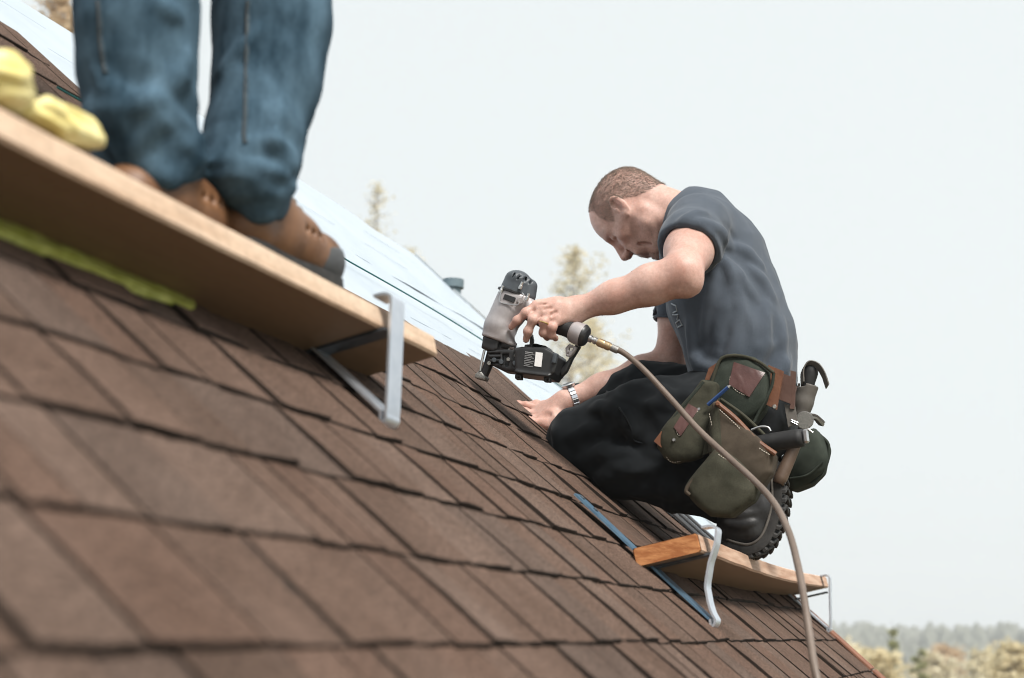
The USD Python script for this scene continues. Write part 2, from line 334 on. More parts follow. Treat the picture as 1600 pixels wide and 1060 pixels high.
class Field:
    def __init__(self, lo, hi, h):
        self.lo = np.asarray(lo, float); self.h = h
        self.n = np.ceil((np.asarray(hi, float) - self.lo) / h).astype(int) + 1
        self.d = np.full(self.n, 9.0, np.float32); self.sk = 0.80; self.fk = 0.012
    def block(self, lo, hi):
        a = np.clip(np.floor((np.asarray(lo) - self.lo) / self.h).astype(int), 0, self.n)
        b = np.clip(np.ceil((np.asarray(hi) - self.lo) / self.h).astype(int) + 1, 0, self.n)
        if (b <= a).any(): return None
        sl = tuple(slice(i, j) for i, j in zip(a, b))
        ax = [(self.lo[k] + self.h * np.arange(a[k], b[k])).astype(np.float32) for k in range(3)]
        return sl, np.meshgrid(*ax, indexing='ij', sparse=True)
    def put(self, blk, d, k, op):
        sl = blk[0]
        if op == 'add': self.d[sl] = smin(self.d[sl], d, k)
        elif op == 'sub': self.d[sl] = -smin(-self.d[sl], d, k)
        else: self.d[sl] = -smin(-self.d[sl], -d, k)
    def cone(self, a, b, ra, rb=None, k=0.02, op='add', sx=1.0):
        """Round-ended tapered limb from a to b; sx widens it along x."""
        rb = ra if rb is None else rb
        a, b = np.asarray(a, float), np.asarray(b, float); R = max(ra, rb) + k + 3 * self.h; e = np.array([R * sx, R, R])
        blk = self.block(np.minimum(a, b) - e, np.maximum(a, b) + e)
        if blk is None: return self
        X, Y, Z = blk[1]; S = 1.0 / sx
        ba = b - a; px, py, pz = (X - a[0]) * S, Y - a[1], Z - a[2]; bx = ba[0] * S
        L = bx * bx + ba[1] ** 2 + ba[2] ** 2
        t = np.clip((px * bx + py * ba[1] + pz * ba[2]) / max(L, 1e-12), 0, 1)
        d = np.sqrt((px - t * bx) ** 2 + (py - t * ba[1]) ** 2 + (pz - t * ba[2]) ** 2) - (ra + (rb - ra) * t)
        self.put(blk, d.astype(np.float32), k, op); return self
    def chain(self, pts, rs, k=0.02, op='add', sx=1.0):
        for i in range(len(pts) - 1): self.cone(pts[i], pts[i + 1], rs[i], rs[i + 1], k, op, sx)
        return self
    def ell(self, c, r, R=None, k=0.02, op='add'):
        """Ellipsoid with half axes r along the rows of R."""
        c = np.asarray(c, float); r = np.asarray(r, float); R = np.eye(3) if R is None else np.asarray(R)
        e = np.sqrt(((R * r[:, None]) ** 2).sum(0)) + k + 3 * self.h
        blk = self.block(c - e, c + e)
        if blk is None: return self
        X, Y, Z = (q - c[i] for i, q in enumerate(blk[1]))
        u = [(R[i, 0] * X + R[i, 1] * Y + R[i, 2] * Z) for i in range(3)]
        k0 = np.sqrt(sum((u[i] / r[i]) ** 2 for i in range(3))); k1 = np.sqrt(sum((u[i] / r[i] ** 2) ** 2 for i in range(3))) + 1e-9
        self.put(blk, (k0 * (k0 - 1) / k1).astype(np.float32), k, op); return self
    def box(self, c, half, R=None, rad=0.005, k=0.005, op='add'):
        c = np.asarray(c, float); half = np.asarray(half, float); R = np.eye(3) if R is None else np.asarray(R)
        e = (np.abs(R) * half[:, None]).sum(0) + k + 3 * self.h
        blk = self.block(c - e, c + e)
        if blk is None: return self
        X, Y, Z = (q - c[i] for i, q in enumerate(blk[1]))
        q = [np.abs(R[i, 0] * X + R[i, 1] * Y + R[i, 2] * Z) - (half[i] - rad) for i in range(3)]
        d = np.sqrt(sum(np.maximum(v, 0) ** 2 for v in q)) + np.minimum(np.maximum(np.maximum(q[0], q[1]), q[2]), 0) - rad
        self.put(blk, d.astype(np.float32), k, op); return self
    def plane(self, p, n, k=0.004):
        """Keeps the side that n points away from."""
        n = unit(n); blk = self.block(self.lo, self.lo + self.h * self.n)
        X, Y, Z = blk[1]; d = ((X - p[0]) * n[0] + (Y - p[1]) * n[1] + (Z - p[2]) * n[2]).astype(np.float32)
        self.put(blk, d, k, 'and'); return self
    def slab(self, poly, x0, x1, rad=0.01, k=0.004, op='add', lean=0.0):
        """Cushion with the outline poly in the y-z plane between x0 and x1, edges rounded."""
        poly = np.asarray(poly, float); e = k + 3 * self.h
        blk = self.block([min(x0, x1) - e, poly[:, 0].min() - e, poly[:, 1].min() - e], [max(x0, x1) + e, poly[:, 0].max() + e, poly[:, 1].max() + e])
        if blk is None: return self
        X, Y, Z = blk[1]; Y2, Z2 = np.broadcast_arrays(Y[0], Z[0]); best = np.full(Y2.shape, 1e9); ins = np.zeros(Y2.shape, bool)
        for i in range(len(poly)):
            a, b = poly[i], poly[(i + 1) % len(poly)]; d = b - a
            t = np.clip(((Y2 - a[0]) * d[0] + (Z2 - a[1]) * d[1]) / (d @ d + 1e-12), 0, 1)
            best = np.minimum(best, (Y2 - a[0] - t * d[0]) ** 2 + (Z2 - a[1] - t * d[1]) ** 2)
            c = (a[1] > Z2) != (b[1] > Z2)
            with np.errstate(divide='ignore', invalid='ignore'): xx = a[0] + (Z2 - a[1]) * d[0] / d[1]
            ins ^= c & (Y2 < xx)
        d2 = np.where(ins, -1, 1) * np.sqrt(best); d2 = d2[None]
        q0 = d2 + rad; q1 = np.abs(X - (x0 + x1) / 2) - abs(x1 - x0) / 2 + rad
        d = np.sqrt(np.maximum(q0, 0) ** 2 + np.maximum(q1, 0) ** 2) + np.minimum(np.maximum(q0, q1), 0) - rad
        self.put(blk, np.broadcast_to(d, [s.stop - s.start for s in blk[0]]).astype(np.float32), k, op); return self
    def at(self, P):
        q = ((np.asarray(P) - self.lo) / self.h).T
        return map_coordinates(self.d, q, order=1, mode='nearest')
    def hit(self, px, py, near=0.6, far=6.0):
        """Where the sight line through a point of the photograph first meets the shape."""
        d = ray(px, py); t = np.arange(near, far, 0.002); P = d * t[:, None]
        ok = ((P > self.lo + self.h) & (P < self.lo + self.h * (self.n - 2))).all(1); v = np.where(ok, self.at(P), 9)
        i = np.nonzero(v < 0)[0]
        return P[i[0]] if len(i) else None
    def fold(self, pix, r=0.008, k=0.02, sink=0.5, op='add', taper=True):
        """A fold of cloth (op add) or a crease (op sub) along points of the photograph, laid on the shape's surface."""
        pts = []
        m = 8
        pix = np.asarray(pix, float)
        for i in range(len(pix) - 1):
            for t in np.linspace(0, 1, m, endpoint=False): pts.append(pix[i] + t * (pix[i + 1] - pix[i]))
        pts.append(pix[-1]); W = [self.hit(*q) for q in pts]; W = [w for w in W if w is not None]
        sink = self.sk if op == 'add' and sink >= 0 else (-0.72 if op == 'sub' and sink < 0 else sink); k = min(k, self.fk); r = r * 1.25 if op == 'add' else r
        W = [w + unit(w) * (r * sink) for w in W]
        if len(W) < 2: return self
        n = len(W); rr = [r * (0.35 + 0.65 * math.sin(math.pi * (i + 0.5) / n)) if taper else r for i in range(n)]
        for i in range(n - 1):
            if np.linalg.norm(W[i] - W[i + 1]) < 0.06: self.cone(W[i], W[i + 1], rr[i], rr[i + 1], k, op)
        return self
    def rumple(self, amp, scale, seed=0, stretch=(1, 1, 1), octaves=3):
        m = np.abs(self.d) < amp + 3 * self.h
        i = np.argwhere(m)
        P = (self.lo + i * self.h) * scale * np.asarray(stretch)
        self.d[m] += (amp * 2 * (meshkit.fbm(P + 100, octaves, seed) - 0.5)).astype(np.float32); return self
    def wrinkle(self, amp, M, seed=0, sharp=2.0, mask=None, octaves=2):
        """Creased cloth: sharp-crested ripples; the rows of M are the directions in which they repeat (cycles per metre)."""
        i = np.argwhere(np.abs(self.d) < amp + 3 * self.h); P = self.lo + i * self.h; Q = P @ np.asarray(M, float).T
        warp = (meshkit.fbm(P * 7.0 + 50, 2, seed + 7) - 0.5)[:, None] * 1.6
        r = 0
        for o in range(octaves): r = r + 0.5 ** o * (1 - np.abs(2 * meshkit.noise(Q * 1.9 ** o + warp + 31.7 * (o + 1), seed + o) - 1)) ** sharp
        w = 1.0 if mask is None else mask(P)
        self.d[i[:, 0], i[:, 1], i[:, 2]] -= (amp * w * (r / sum(0.5 ** o for o in range(octaves)) - 0.35)).astype(np.float32)
        self.d = gaussian_filter(np.clip(self.d, -0.05, 0.05), 0.75); return self
    def mesh(self, smooth=1):
        d = np.clip(self.d, -0.05, 0.05); h = self.h
        for it in range(6):                                # no pinholes: iron out the spots where two sheets of the skin would touch
            s = d < 0; hot = np.zeros(d.shape, bool)
            for u, w in ((0, 1), (0, 2), (1, 2)):
                def sh(a, b):
                    q = [slice(None)] * 3; q[u] = slice(a, d.shape[u] - 1 + a); q[w] = slice(b, d.shape[w] - 1 + b); return s[tuple(q)]
                amb = (sh(0, 0) == sh(1, 1)) & (sh(0, 1) == sh(1, 0)) & (sh(0, 0) != sh(0, 1)); q = [slice(None)] * 3; q[u] = slice(0, d.shape[u] - 1); q[w] = slice(0, d.shape[w] - 1); hot[tuple(q)] |= amb
            if not hot.any(): break
            for c in np.argwhere(hot):
                a = np.maximum(c - 6, 0); b = np.minimum(c + 8, d.shape); sl = tuple(slice(i, j) for i, j in zip(a, b)); g = gaussian_filter(d[sl], 1.3)
                i0 = np.maximum(c - 3, 0) - a; i1 = np.minimum(c + 5, d.shape) - a; t = tuple(slice(i, j) for i, j in zip(i0, i1)); d[sl][t] = g[t]
        s = d < 0
        cell = np.zeros(np.array(d.shape) - 1, np.uint8)
        for i, j, k in np.ndindex(2, 2, 2):
            cell += s[i:d.shape[0] - 1 + i, j:d.shape[1] - 1 + j, k:d.shape[2] - 1 + k]
        act = (cell > 0) & (cell < 8); idx = np.full(act.shape, -1, np.int64); C = np.argwhere(act); idx[act] = np.arange(len(C))
        acc = np.zeros((len(C), 3)); cnt = np.zeros(len(C))
        corner = {c: d[C[:, 0] + c[0], C[:, 1] + c[1], C[:, 2] + c[2]].astype(float) for c in np.ndindex(2, 2, 2)}
        for c0 in np.ndindex(2, 2, 2):
            for ax in range(3):
                if c0[ax] == 0:
                    c1 = tuple(1 if q == ax else c0[q] for q in range(3)); a, b = corner[c0], corner[c1]
                    x = (a < 0) != (b < 0); t = np.where(x, a / np.where(x, a - b, 1), 0)
                    P = np.tile(np.array(c0, float), (len(C), 1)); P[:, ax] += t
                    acc[x] += P[x]; cnt[x] += 1
        V = self.lo + (C + acc / np.maximum(cnt, 1)[:, None]) * h
        F = []
        for ax in range(3):
            sl0 = [slice(1, n - 1) for n in d.shape]; sl1 = list(sl0)
            sl0[ax] = slice(0, d.shape[ax] - 1); sl1[ax] = slice(1, d.shape[ax])
            a, b = s[tuple(sl0)], s[tuple(sl1)]; E = np.argwhere(a != b); inside = a[a != b]
            off = np.array([1, 1, 1]); off[ax] = 0; E = E + off
            u, w = (ax + 1) % 3, (ax + 2) % 3
            def cid(du, dw):
                q = E.copy(); q[:, u] -= du; q[:, w] -= dw; return idx[q[:, 0], q[:, 1], q[:, 2]]
            q = np.stack([cid(0, 0), cid(1, 0), cid(1, 1), cid(0, 1)], 1)
            q[~inside] = q[~inside][:, ::-1]
            F.append(q)
        F = np.vstack(F); F = F[(F >= 0).all(1)]
        F = np.vstack([F[:, [0, 1, 2]], F[:, [0, 2, 3]]])
        m = trimesh.Trimesh(V, F, process=False)
        if smooth: trimesh.smoothing.filter_taubin(m, lamb=0.5, nu=0.52, iterations=2 * smooth)
        return m

def nearest(mesh, P):
    k = cKDTree(mesh.vertices); return k.query(P)

def yz(pix, x):
    return [onx(a, b, x)[1:] for a, b in pix]

# ---------------------------------------------------------------- the house: roof deck, underlayment, shingles one by one
EAVE, RIDGE = -0.42, 2.76
def rake(t): return 4.80 + 0.22 * max(t, -0.45)
house = thing('house', 'brown shingled house roof with white underlayment still bare near the ridge', 'house', roofp(1.5, EAVE) * [1, 1, 0] + [0, 0, -4.2])

def sheet(poly_st, lift, th, nsub=0):
    """A board or membrane lying along the roof plane: quad strip of (s0, s1) at each t."""
    v, f = [], []
    for (t, s0, s1, l) in poly_st:
        for s in (s0, s1):
            v += [roofp(s, t, lift + l), roofp(s, t, lift + l - th)]
    n = len(poly_st)
    for i in range(n - 1):
        a = 4 * i; b = a + 4
        f += [[a, a + 2, b + 2], [a, b + 2, b], [a + 1, b + 1, b + 3], [a + 1, b + 3, a + 3], [a, b, b + 1], [a, b + 1, a + 1], [a + 2, a + 3, b + 3], [a + 2, b + 3, b + 2]]
    e = 4 * (n - 1)
    f += [[0, 1, 3], [0, 3, 2], [e, e + 2, e + 3], [e, e + 3, e + 1]]
    return trimesh.Trimesh(np.array(v), np.array(f), process=False)

S0 = -3.2
deck = cat_([sheet([(EAVE, S0, rake(EAVE), 0), (RIDGE, S0, rake(RIDGE), 0)], -0.004, 0.022)])
roof = part(house, 'roof', deck, 'plywood', smooth=False)
# the far slope and the walls underneath
rz = roofp(0, RIDGE); bk = lambda s, q: np.array([s, 2 * rz[1] - (q * UPH)[1] + 0 * s, 0]) + np.array([0, 0, roofp(0, q)[2]])
def backp(s, t, l=0.0):
    p = roofp(s, t, l); c = roofp(s, RIDGE); return np.array([p[0], 2 * c[1] - p[1] + 0.004, p[2]])
v = [backp(s, t, l) for t in (EAVE, RIDGE) for s in (S0, rake(RIDGE)) for l in (0, -0.02)]
back = trimesh.convex.convex_hull(np.array(v)); part(roof, 'rear_slope', back, 'shingle_brown', smooth=False)
e0 = roofp(0, EAVE); e1 = backp(0, EAVE); wy0, wy1 = e0[1] + 0.35, e1[1] - 0.35; gz_ = -4.25
gab = rz[2] - 0.06
for xx in (S0 + 0.3, 4.45):
    poly = [(wy0, gz_), (wy1, gz_), (wy1, e0[2] + 0.26), (rz[1], gab), (wy0, e0[2] + 0.26)]
    v = np.array([[xx + d, a, b] for d in (0, 0.15) for a, b in poly])
    part(house, 'gable_wall', trimesh.convex.convex_hull(v), 'siding', smooth=False)
for yy in (wy0, wy1 - 0.15):
    m = trimesh.creation.box([4.45 - S0 - 0.3 - 0.16, 0.15, e0[2] + 0.2 - gz_]); m.apply_translation([(4.45 + S0 + 0.3) / 2 + 0.075, yy + 0.075, (e0[2] + 0.2 + gz_) / 2])
    part(house, 'wall', m, 'siding', smooth=False)
# rake board: grey metal edge along the far gable
rb = [roofp(rake(t) + 0.012, t, -0.045) for t in (EAVE, 0.9, 1.8, RIDGE)]
v = np.array([p + a * NRM + np.array([b, 0, 0]) for p in rb for a in (-0.07, 0.055) for b in (-0.012, 0.012)])
part(roof, 'rake_trim', trimesh.convex.convex_hull(v), 'trim_grey', smooth=False)
p = roofp(rake(2.5) + 0.03, 2.52, 0.02)
part(roof, 'vent_pipe', cat_([lathe(p + [0, 0, -0.16], p + [0, 0, 0.018], [(0, 0.034), (0.8, 0.034), (0.8, 0.045), (1, 0.045)], 16)]), 'pipe_dark')

# white underlayment: three lapped widths, lightly rippled, ragged at the gable end
def membrane(t0, t1, s0, s1f, lift, seed):
    ns, nt = 110, 24; S = np.linspace(0, 1, ns); T = np.linspace(t0, t1, nt); v = np.zeros((ns, nt, 3))
    rag = meshkit.fbm(np.stack([T * 14, T * 0, T * 0 + seed], 1), 3, seed) - 0.5
    for j, t in enumerate(T):
        for i, q in enumerate(S):
            s = s0 + (s1f(t) + rag[j] * 0.10 - s0) * q
            rip = meshkit.fbm(np.array([[s * 3.2, t * 1.2, seed]]), 3, seed)[0] - 0.5
            edge = max(0, s - rake(t)) * -0.55
            amp = min(max((s - (2.75 if t > 1.52 else 4.0)) / 0.35, 0), 1)
            v[i, j] = roofp(s, t, lift + (rip + 0.25) * 0.014 * amp + edge + (0.001 if j == 0 else 0))
    V = v.reshape(-1, 3); V2 = V - NRM * 0.0015; n = len(V); f = []
    for i in range(ns - 1):
        for j in range(nt - 1):
            a, b, c, d = i * nt + j, (i + 1) * nt + j, (i + 1) * nt + j + 1, i * nt + j + 1
            f += [[a, b, c], [a, c, d], [n + a, n + c, n + b], [n + a, n + d, n + c]]
    for i in range(ns - 1):
        a, b = i * nt, (i + 1) * nt; f += [[a, n + a, n + b], [a, n + b, b]]
    return trimesh.Trimesh(np.vstack([V, V2]), np.array(f), process=False)
part(roof, 'underlayment_sheet', membrane(0.55, 1.42, 2.6, lambda t: rake(t) + 0.10, 0.0, 3), 'underlayment')
part(roof, 'underlayment_sheet', membrane(1.33, 2.12, -1.0, lambda t: rake(t) + 0.05, 0.0015, 5), 'underlayment')
part(roof, 'underlayment_sheet', membrane(2.03, RIDGE - 0.005, -1.0, lambda t: rake(t) + 0.02, 0.003, 8), 'underlayment')
# printed guide dashes on the membrane
dash = []
for t, l in ((1.62, 0.0085), (1.90, 0.0085), (2.28, 0.0105), (2.52, 0.0105)):
    s = 1.6 + rng.random()
    while s < 5.0:
        q = rng.uniform(0.18, 0.5)
        dash.append(sheet([(t - 0.0012, s, s + q, 0), (t + 0.0012, s, s + q, 0)], l, 0.0004)); s += q + rng.uniform(0.1, 0.8)
part(roof, 'guide_line', cat_(dash), 'underlayment_print', smooth=False, kind='stuff')

# shingles: every visible tab is a slab of its own, courses 143 mm apart
EXPO, T0 = 0.143, 0.383
def course_t(k): return T0 + EXPO * k
def tab(k, s0, s1, th, dt, seed, length=0.196, lift0=0.0075, tail=0.0):
    nb = max(4, int((s1 - s0) / 0.022)); t0 = course_t(k) + dt
    R = np.random.default_rng(seed); v = []; S = np.linspace(s0, s1, nb)
    j = R.normal(0, 0.0007, nb); z = R.normal(0, 0.0005, nb)
    sk = R.normal(0, 0.0012, 2)
    for i, s in enumerate(S):
        wob = 0.004 * (meshkit.noise(np.array([[s * 1.3, k * 7.7, 0.5]]))[0] - 0.5) * 2
        e = t0 + wob + j[i]; u = i / (nb - 1)
        h0 = lift0 + th + z[i] + sk[0] * (1 - u) + sk[1] * u; b0 = lift0 - 0.0015 + z[i]
        bev = 0.0012
        for (t, h) in ((e, b0), (e, h0 - bev), (e + bev, h0), (e + 0.075, h0 - 0.0026), (e + length, 0.0068 + tail), (e + length, 0.0045 + tail)):
            v.append(roofp(s, t, h - 0.0036))
    m = 6; f = []
    for i in range(nb - 1):
        for q in range(m):
            a, b = i * m + q, i * m + (q + 1) % m
            f += [[a, b + m, b], [a, a + m, b + m]]
    e = (nb - 1) * m
    for q in range(1, m - 1): f += [[0, q, q + 1], [e, e + q + 1, e + q]]
    return trimesh.Trimesh(np.array(v), np.array(f), process=False)

ENDS = {7: 2.62, 8: 2.50, 9: 2.42, 10: 2.30, 11: 2.36, 12: 2.30, 13: 2.1}
tones = ['shingle_brown'] * 6 + ['shingle_warm'] * 4 + ['shingle_grey'] * 3 + ['shingle_dark'] * 2 + ['shingle_pale'] * 2
rest = []; made = []
for k in range(13, -4, -1):
    tt = course_t(k); s_end = min(ENDS.get(k, 99), rake(tt) - 0.03)
    if 3 <= k <= 6: s_end = {3: 4.16, 4: 4.08, 5: 4.04, 6: 3.98}[k]
    s = {13: 1.0, 12: 1.2, 11: 1.1, 10: 1.0}.get(k, 0.55 if k < 5 else 0.8) - rng.uniform(0, 0.15)
    thick = rng.random() < 0.5; s_begin = s
    while s < s_end - 0.03:
        w = rng.choice([0.075, 0.092, 0.105, 0.12, 0.135, 0.155]) * rng.uniform(0.93, 1.07)
        e = min(s + w, s_end); last = e >= s_end - 0.04
        if last: e = s_end
        th = (0.0092 if thick else 0.0062) + rng.uniform(-0.0006, 0.0006); thick = not thick if rng.random() < 0.85 else thick
        gap = rng.uniform(0.0060, 0.0085)
        seed = rng.randrange(10 ** 6); dt = rng.gauss(0, 0.0018)
        full = 0.325 if (k == 6 and e > 2.6) or (k >= 7 and e > s_end - 0.25) else 0.196
        m = tab(k, s + gap / 2, e - gap / 2, th, dt, seed, full, tail=0.0032 if k >= 3 else 0.0)
        tone = rng.choice(tones)
        if k <= 6 and tt < 1.3 and last and k < 3: tone = 'shingle_edge'
        c = m.vertices.mean(0); dz = c @ FW; qx, qy = 800 + FPX * (c @ RT) / dz, 530 - FPX * (c @ UP) / dz
        vis = (-150 < qx < 1750 and -150 < qy < 1210) * (1.0 if k < 7 else 0.25) / dz ** 3
        made.append((vis, m, tone))
        s = e
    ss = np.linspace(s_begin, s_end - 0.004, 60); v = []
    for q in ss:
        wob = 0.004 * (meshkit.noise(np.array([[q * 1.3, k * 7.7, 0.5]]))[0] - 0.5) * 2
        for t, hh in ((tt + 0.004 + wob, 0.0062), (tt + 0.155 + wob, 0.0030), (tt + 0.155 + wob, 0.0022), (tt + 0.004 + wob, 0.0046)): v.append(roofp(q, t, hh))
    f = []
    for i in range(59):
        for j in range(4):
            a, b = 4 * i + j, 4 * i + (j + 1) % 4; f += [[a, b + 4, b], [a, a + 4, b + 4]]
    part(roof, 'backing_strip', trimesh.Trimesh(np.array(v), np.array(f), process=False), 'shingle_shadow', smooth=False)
made.sort(key=lambda q: -q[0])
for i, (vis, m, tone) in enumerate(made):                 # the 298 that show largest are pieces of their own
    if i < 298: part(roof, 'shingle', m, tone, smooth=False)
    else: rest.append(m)
# lower courses towards the eave, below the picture
for k in range(-5, -3):
    s = -0.2
    while s < rake(0) - 0.1:
        w = rng.uniform(0.1, 0.19); rest.append(tab(k, s, s + w - 0.005, rng.uniform(0.004, 0.007), 0, rng.randrange(10 ** 6))); s += w
for k in range(-3, 13):
    s = -1.6
    while s < 0.35:
        w = rng.uniform(0.1, 0.19); rest.append(tab(k, s, s + w - 0.005, rng.uniform(0.004, 0.007), 0, rng.randrange(10 ** 6))); s += w
part(roof, 'shingle_field', cat_(rest), 'shingle_brown', smooth=False, kind='stuff')
# worn starter strip under the rake end
for t0, t1 in ((-0.05, 0.235), (0.242, 0.52), (0.527, 0.80)):
    part(roof, 'starter_strip', sheet([(t0, rake(t0) - 0.10, rake(t0) + 0.028, 0), (t1, rake(t1) - 0.10, rake(t1) + 0.028, 0)], 0.0165, 0.006), 'shingle_edge', smooth=False)
# loose charcoal strips lying past the last laid pieces, under the kneeling man
for i, (s, w) in enumerate(((4.10, 0.07), (4.20, 0.07), (4.30, 0.06))):
    part(roof, 'charcoal_strip', sheet([(0.70, s, s + w, 0), (1.12, s + 0.02, s + w + 0.02, 0.002)], 0.020 + 0.004 * i, 0.006), 'felt_black', smooth=False)

# chalk line stretched across the underlayment
pts = [roofp(2.1 + 3.3 * q, 1.872 - 0.0545 * (3.3 * q), 0.020 + 0.006 * abs(math.sin(9 * q))) for q in np.linspace(0, 1, 40)]
single('chalk_line', tube(pts, 0.0021, 6), 'teal_string', 'thin teal string stretched across the white underlayment behind the workers', 'string')

# ---------------------------------------------------------------- planks and roof brackets
def plank(name, label, x0, x1, y, z, mats, sag=0.0, tilt=13.0, w=0.137, th=0.038):
    c, s = math.cos(math.radians(tilt)), math.sin(math.radians(tilt))
    W = np.array([0, c, -s]); N = np.array([0, s, c]); nx = 40; bev = 0.004
    prof = [(0, bev), (bev, 0), (w - bev, 0), (w, bev), (w, th - bev), (w - bev, th), (bev, th), (0, th - bev)]
    v = []; R = np.random.default_rng(5)
    for i in range(nx):
        x = x0 + (x1 - x0) * i / (nx - 1); q = i / (nx - 1)
        dz = -sag * math.sin(math.pi * q) + R.normal(0, 0.0004)
        for a, b in prof: v.append(np.array([x, y, z + dz]) + W * a + N * b)
    m = len(prof); f = []
    for i in range(nx - 1):
        for q in range(m):
            a, b = i * m + q, i * m + (q + 1) % m
            f += [[a, b, b + m], [a, b + m, a + m]]
    body = trimesh.Trimesh(np.array(v), np.array(f), process=False); body.fix_normals()
    th_ = thing(name, label, 'plank', [(x0 + x1) / 2, y + w / 2, z - 0.03], 'planks laid on the roof brackets')
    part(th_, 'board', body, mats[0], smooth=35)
    for x, sg, i0 in ((x0, -1, 0), (x1, 1, (nx - 1) * m)):
        ring = np.array(v[i0:i0 + m]); ring = ring.mean(0) + (ring - ring.mean(0)) * 0.985; ring2 = ring + [sg * 0.0025, 0, 0]
        e = trimesh.convex.convex_hull(np.vstack([ring + [-sg * 0.003, 0, 0], ring.mean(0) + (ring2 - ring.mean(0)) * 0.97]))
        part(th_, 'end_grain', e, mats[1], smooth=False)
    return th_
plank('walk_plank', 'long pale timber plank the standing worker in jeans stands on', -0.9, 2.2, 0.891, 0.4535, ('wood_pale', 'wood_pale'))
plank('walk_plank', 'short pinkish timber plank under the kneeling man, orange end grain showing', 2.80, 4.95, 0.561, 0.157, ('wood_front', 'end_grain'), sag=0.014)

def roof_bracket(label, x, ztip, ytip, ztop, bend, top_t, blue, wid=0.05, group=None):
    base = np.array([x, ytip, ztip])
    t = thing('roof_bracket', label, 'bracket', base, 'steel roof brackets holding the planks')
    # strap nailed along the roof
    tt = (base @ UPH)
    a = [roofp(x, q, 0.020 + 0.002 * math.sin(9 * q)) for q in np.linspace(top_t, tt + 0.012, 12)]
    part(t, 'roof_strap', flatbar(a, [1, 0, 0], wid, 0.0045), 'blue_steel' if blue else 'galvanised', smooth=30)
    # curl at the foot, then the riser up past the plank's outer edge, hooked over its top
    foot = [roofp(x, tt + 0.012, 0.020)] + [base + np.array([0, -0.012 * math.sin(g), 0.012 - 0.012 * math.cos(g)]) + [0, 0, 0.004] for g in np.linspace(0.3, 1.9, 6)]
    up = []
    for q in np.linspace(0.1, 1, 14):
        up.append(base + [0, -0.012 - (0.008 * q if bend == 0 else 0) + bend * float(np.interp(q, [0, 0.2, 0.4, 0.65, 0.85, 1], [0, 0.7, 1.0, 0.45, -0.35, -0.6])) + 0.006 * q, 0.012 + (ztop - ztip - 0.012) * q])
    hook = [up[-1] + np.array([0, 0.002, 0.006]), up[-1] + np.array([0, 0.012, 0.010]), up[-1] + np.array([0, 0.030, 0.007])]
    part(t, 'riser', flatbar(smooth_path(foot + up + hook, 60), [1, 0, 0], wid, 0.0045), 'galvanised', smooth=30)
    # shelf under the plank
    c, s = math.cos(math.radians(13)), math.sin(math.radians(13)); zb = ztop - 0.0445
    sh = [np.array([x, ytip - 0.004, zb]) + np.array([0, c, -s]) * q for q in np.linspace(0, 0.150, 4)]
    part(t, 'shelf', flatbar(sh, [1, 0, 0], wid * 0.9, 0.0045), 'dark_steel', smooth=30)
    for q in (top_t - 0.012, top_t - 0.05):
        p = roofp(x, q, 0.023); part(t, 'nail_head', lathe(p, p + NRM * 0.004, [(0, 0.006), (0.6, 0.006), (1, 0.004)], 10), 'dark_steel')
    return t
roof_bracket('shiny steel roof bracket holding the end of the long pale plank', 1.985, 0.2985, 0.888, 0.4965, 0.0, 1.12, False)
roof_bracket('steel roof bracket with bent riser at the orange end of the kneeling man\'s plank', 2.862, 0.0075, 0.556, 0.2005, 0.017, 0.81, True)
roof_bracket('far roof bracket at the outer end of the plank near the gable edge', 4.80, 0.004, 0.553, 0.181, 0.0, 0.80, False)

# ---------------------------------------------------------------- land, hills, woods, haze
def ground_z(x, y):
    """Height of the land (z = 0 on the lawn): the house stands on a rise above a valley, wooded ridge beyond."""
    x, y = np.asarray(x, float), np.asarray(y, float)
    r = np.hypot(x - 1, y - 3); q = np.clip((r - 11) / 75, 0, 1); q = q * q * (3 - 2 * q)
    w = np.clip((r - 260) / 230, 0, 1); w = w * w * (3 - 2 * w)
    a = np.arctan2(y, x)
    hill = (5.0 - 2.8 * np.sin(a * 3.0 + 0.5) + 1.6 * np.sin(a * 11 + 1)) + 9.0
    nz = meshkit.fbm(np.stack([x / 38.0, y / 38.0, 0 * x], -1), 3, 4) - 0.5
    return -14.0 * q + w * hill + nz * 5.0 * np.clip((r - 14) / 60, 0, 1)
radii = np.concatenate([np.linspace(0, 14, 6), np.geomspace(17, 700, 46)]); na = 120
ang = np.arange(na) * 2 * np.pi / na
gx = (radii[:, None] * np.cos(ang)).ravel() + 1; gy = (radii[:, None] * np.sin(ang)).ravel() + 3
V = np.stack([gx, gy, ground_z(gx, gy)], 1) - ORG; F = []
for i in range(len(radii) - 1):
    for j in range(na):
        a, b = i * na + j, i * na + (j + 1) % na
        F += [[a, a + na, b + na], [a, b + na, b]]
F = np.array(F)
A = np.linalg.norm(np.cross(V[F[:, 1]] - V[F[:, 0]], V[F[:, 2]] - V[F[:, 0]]), axis=1); F = F[A > 1e-9]
single('ground', trimesh.Trimesh(V, F, process=False), 'meadow', 'meadow land falling from the house into a valley and rising to a far ridge', 'ground', kind='structure', smooth=True, base=-ORG)

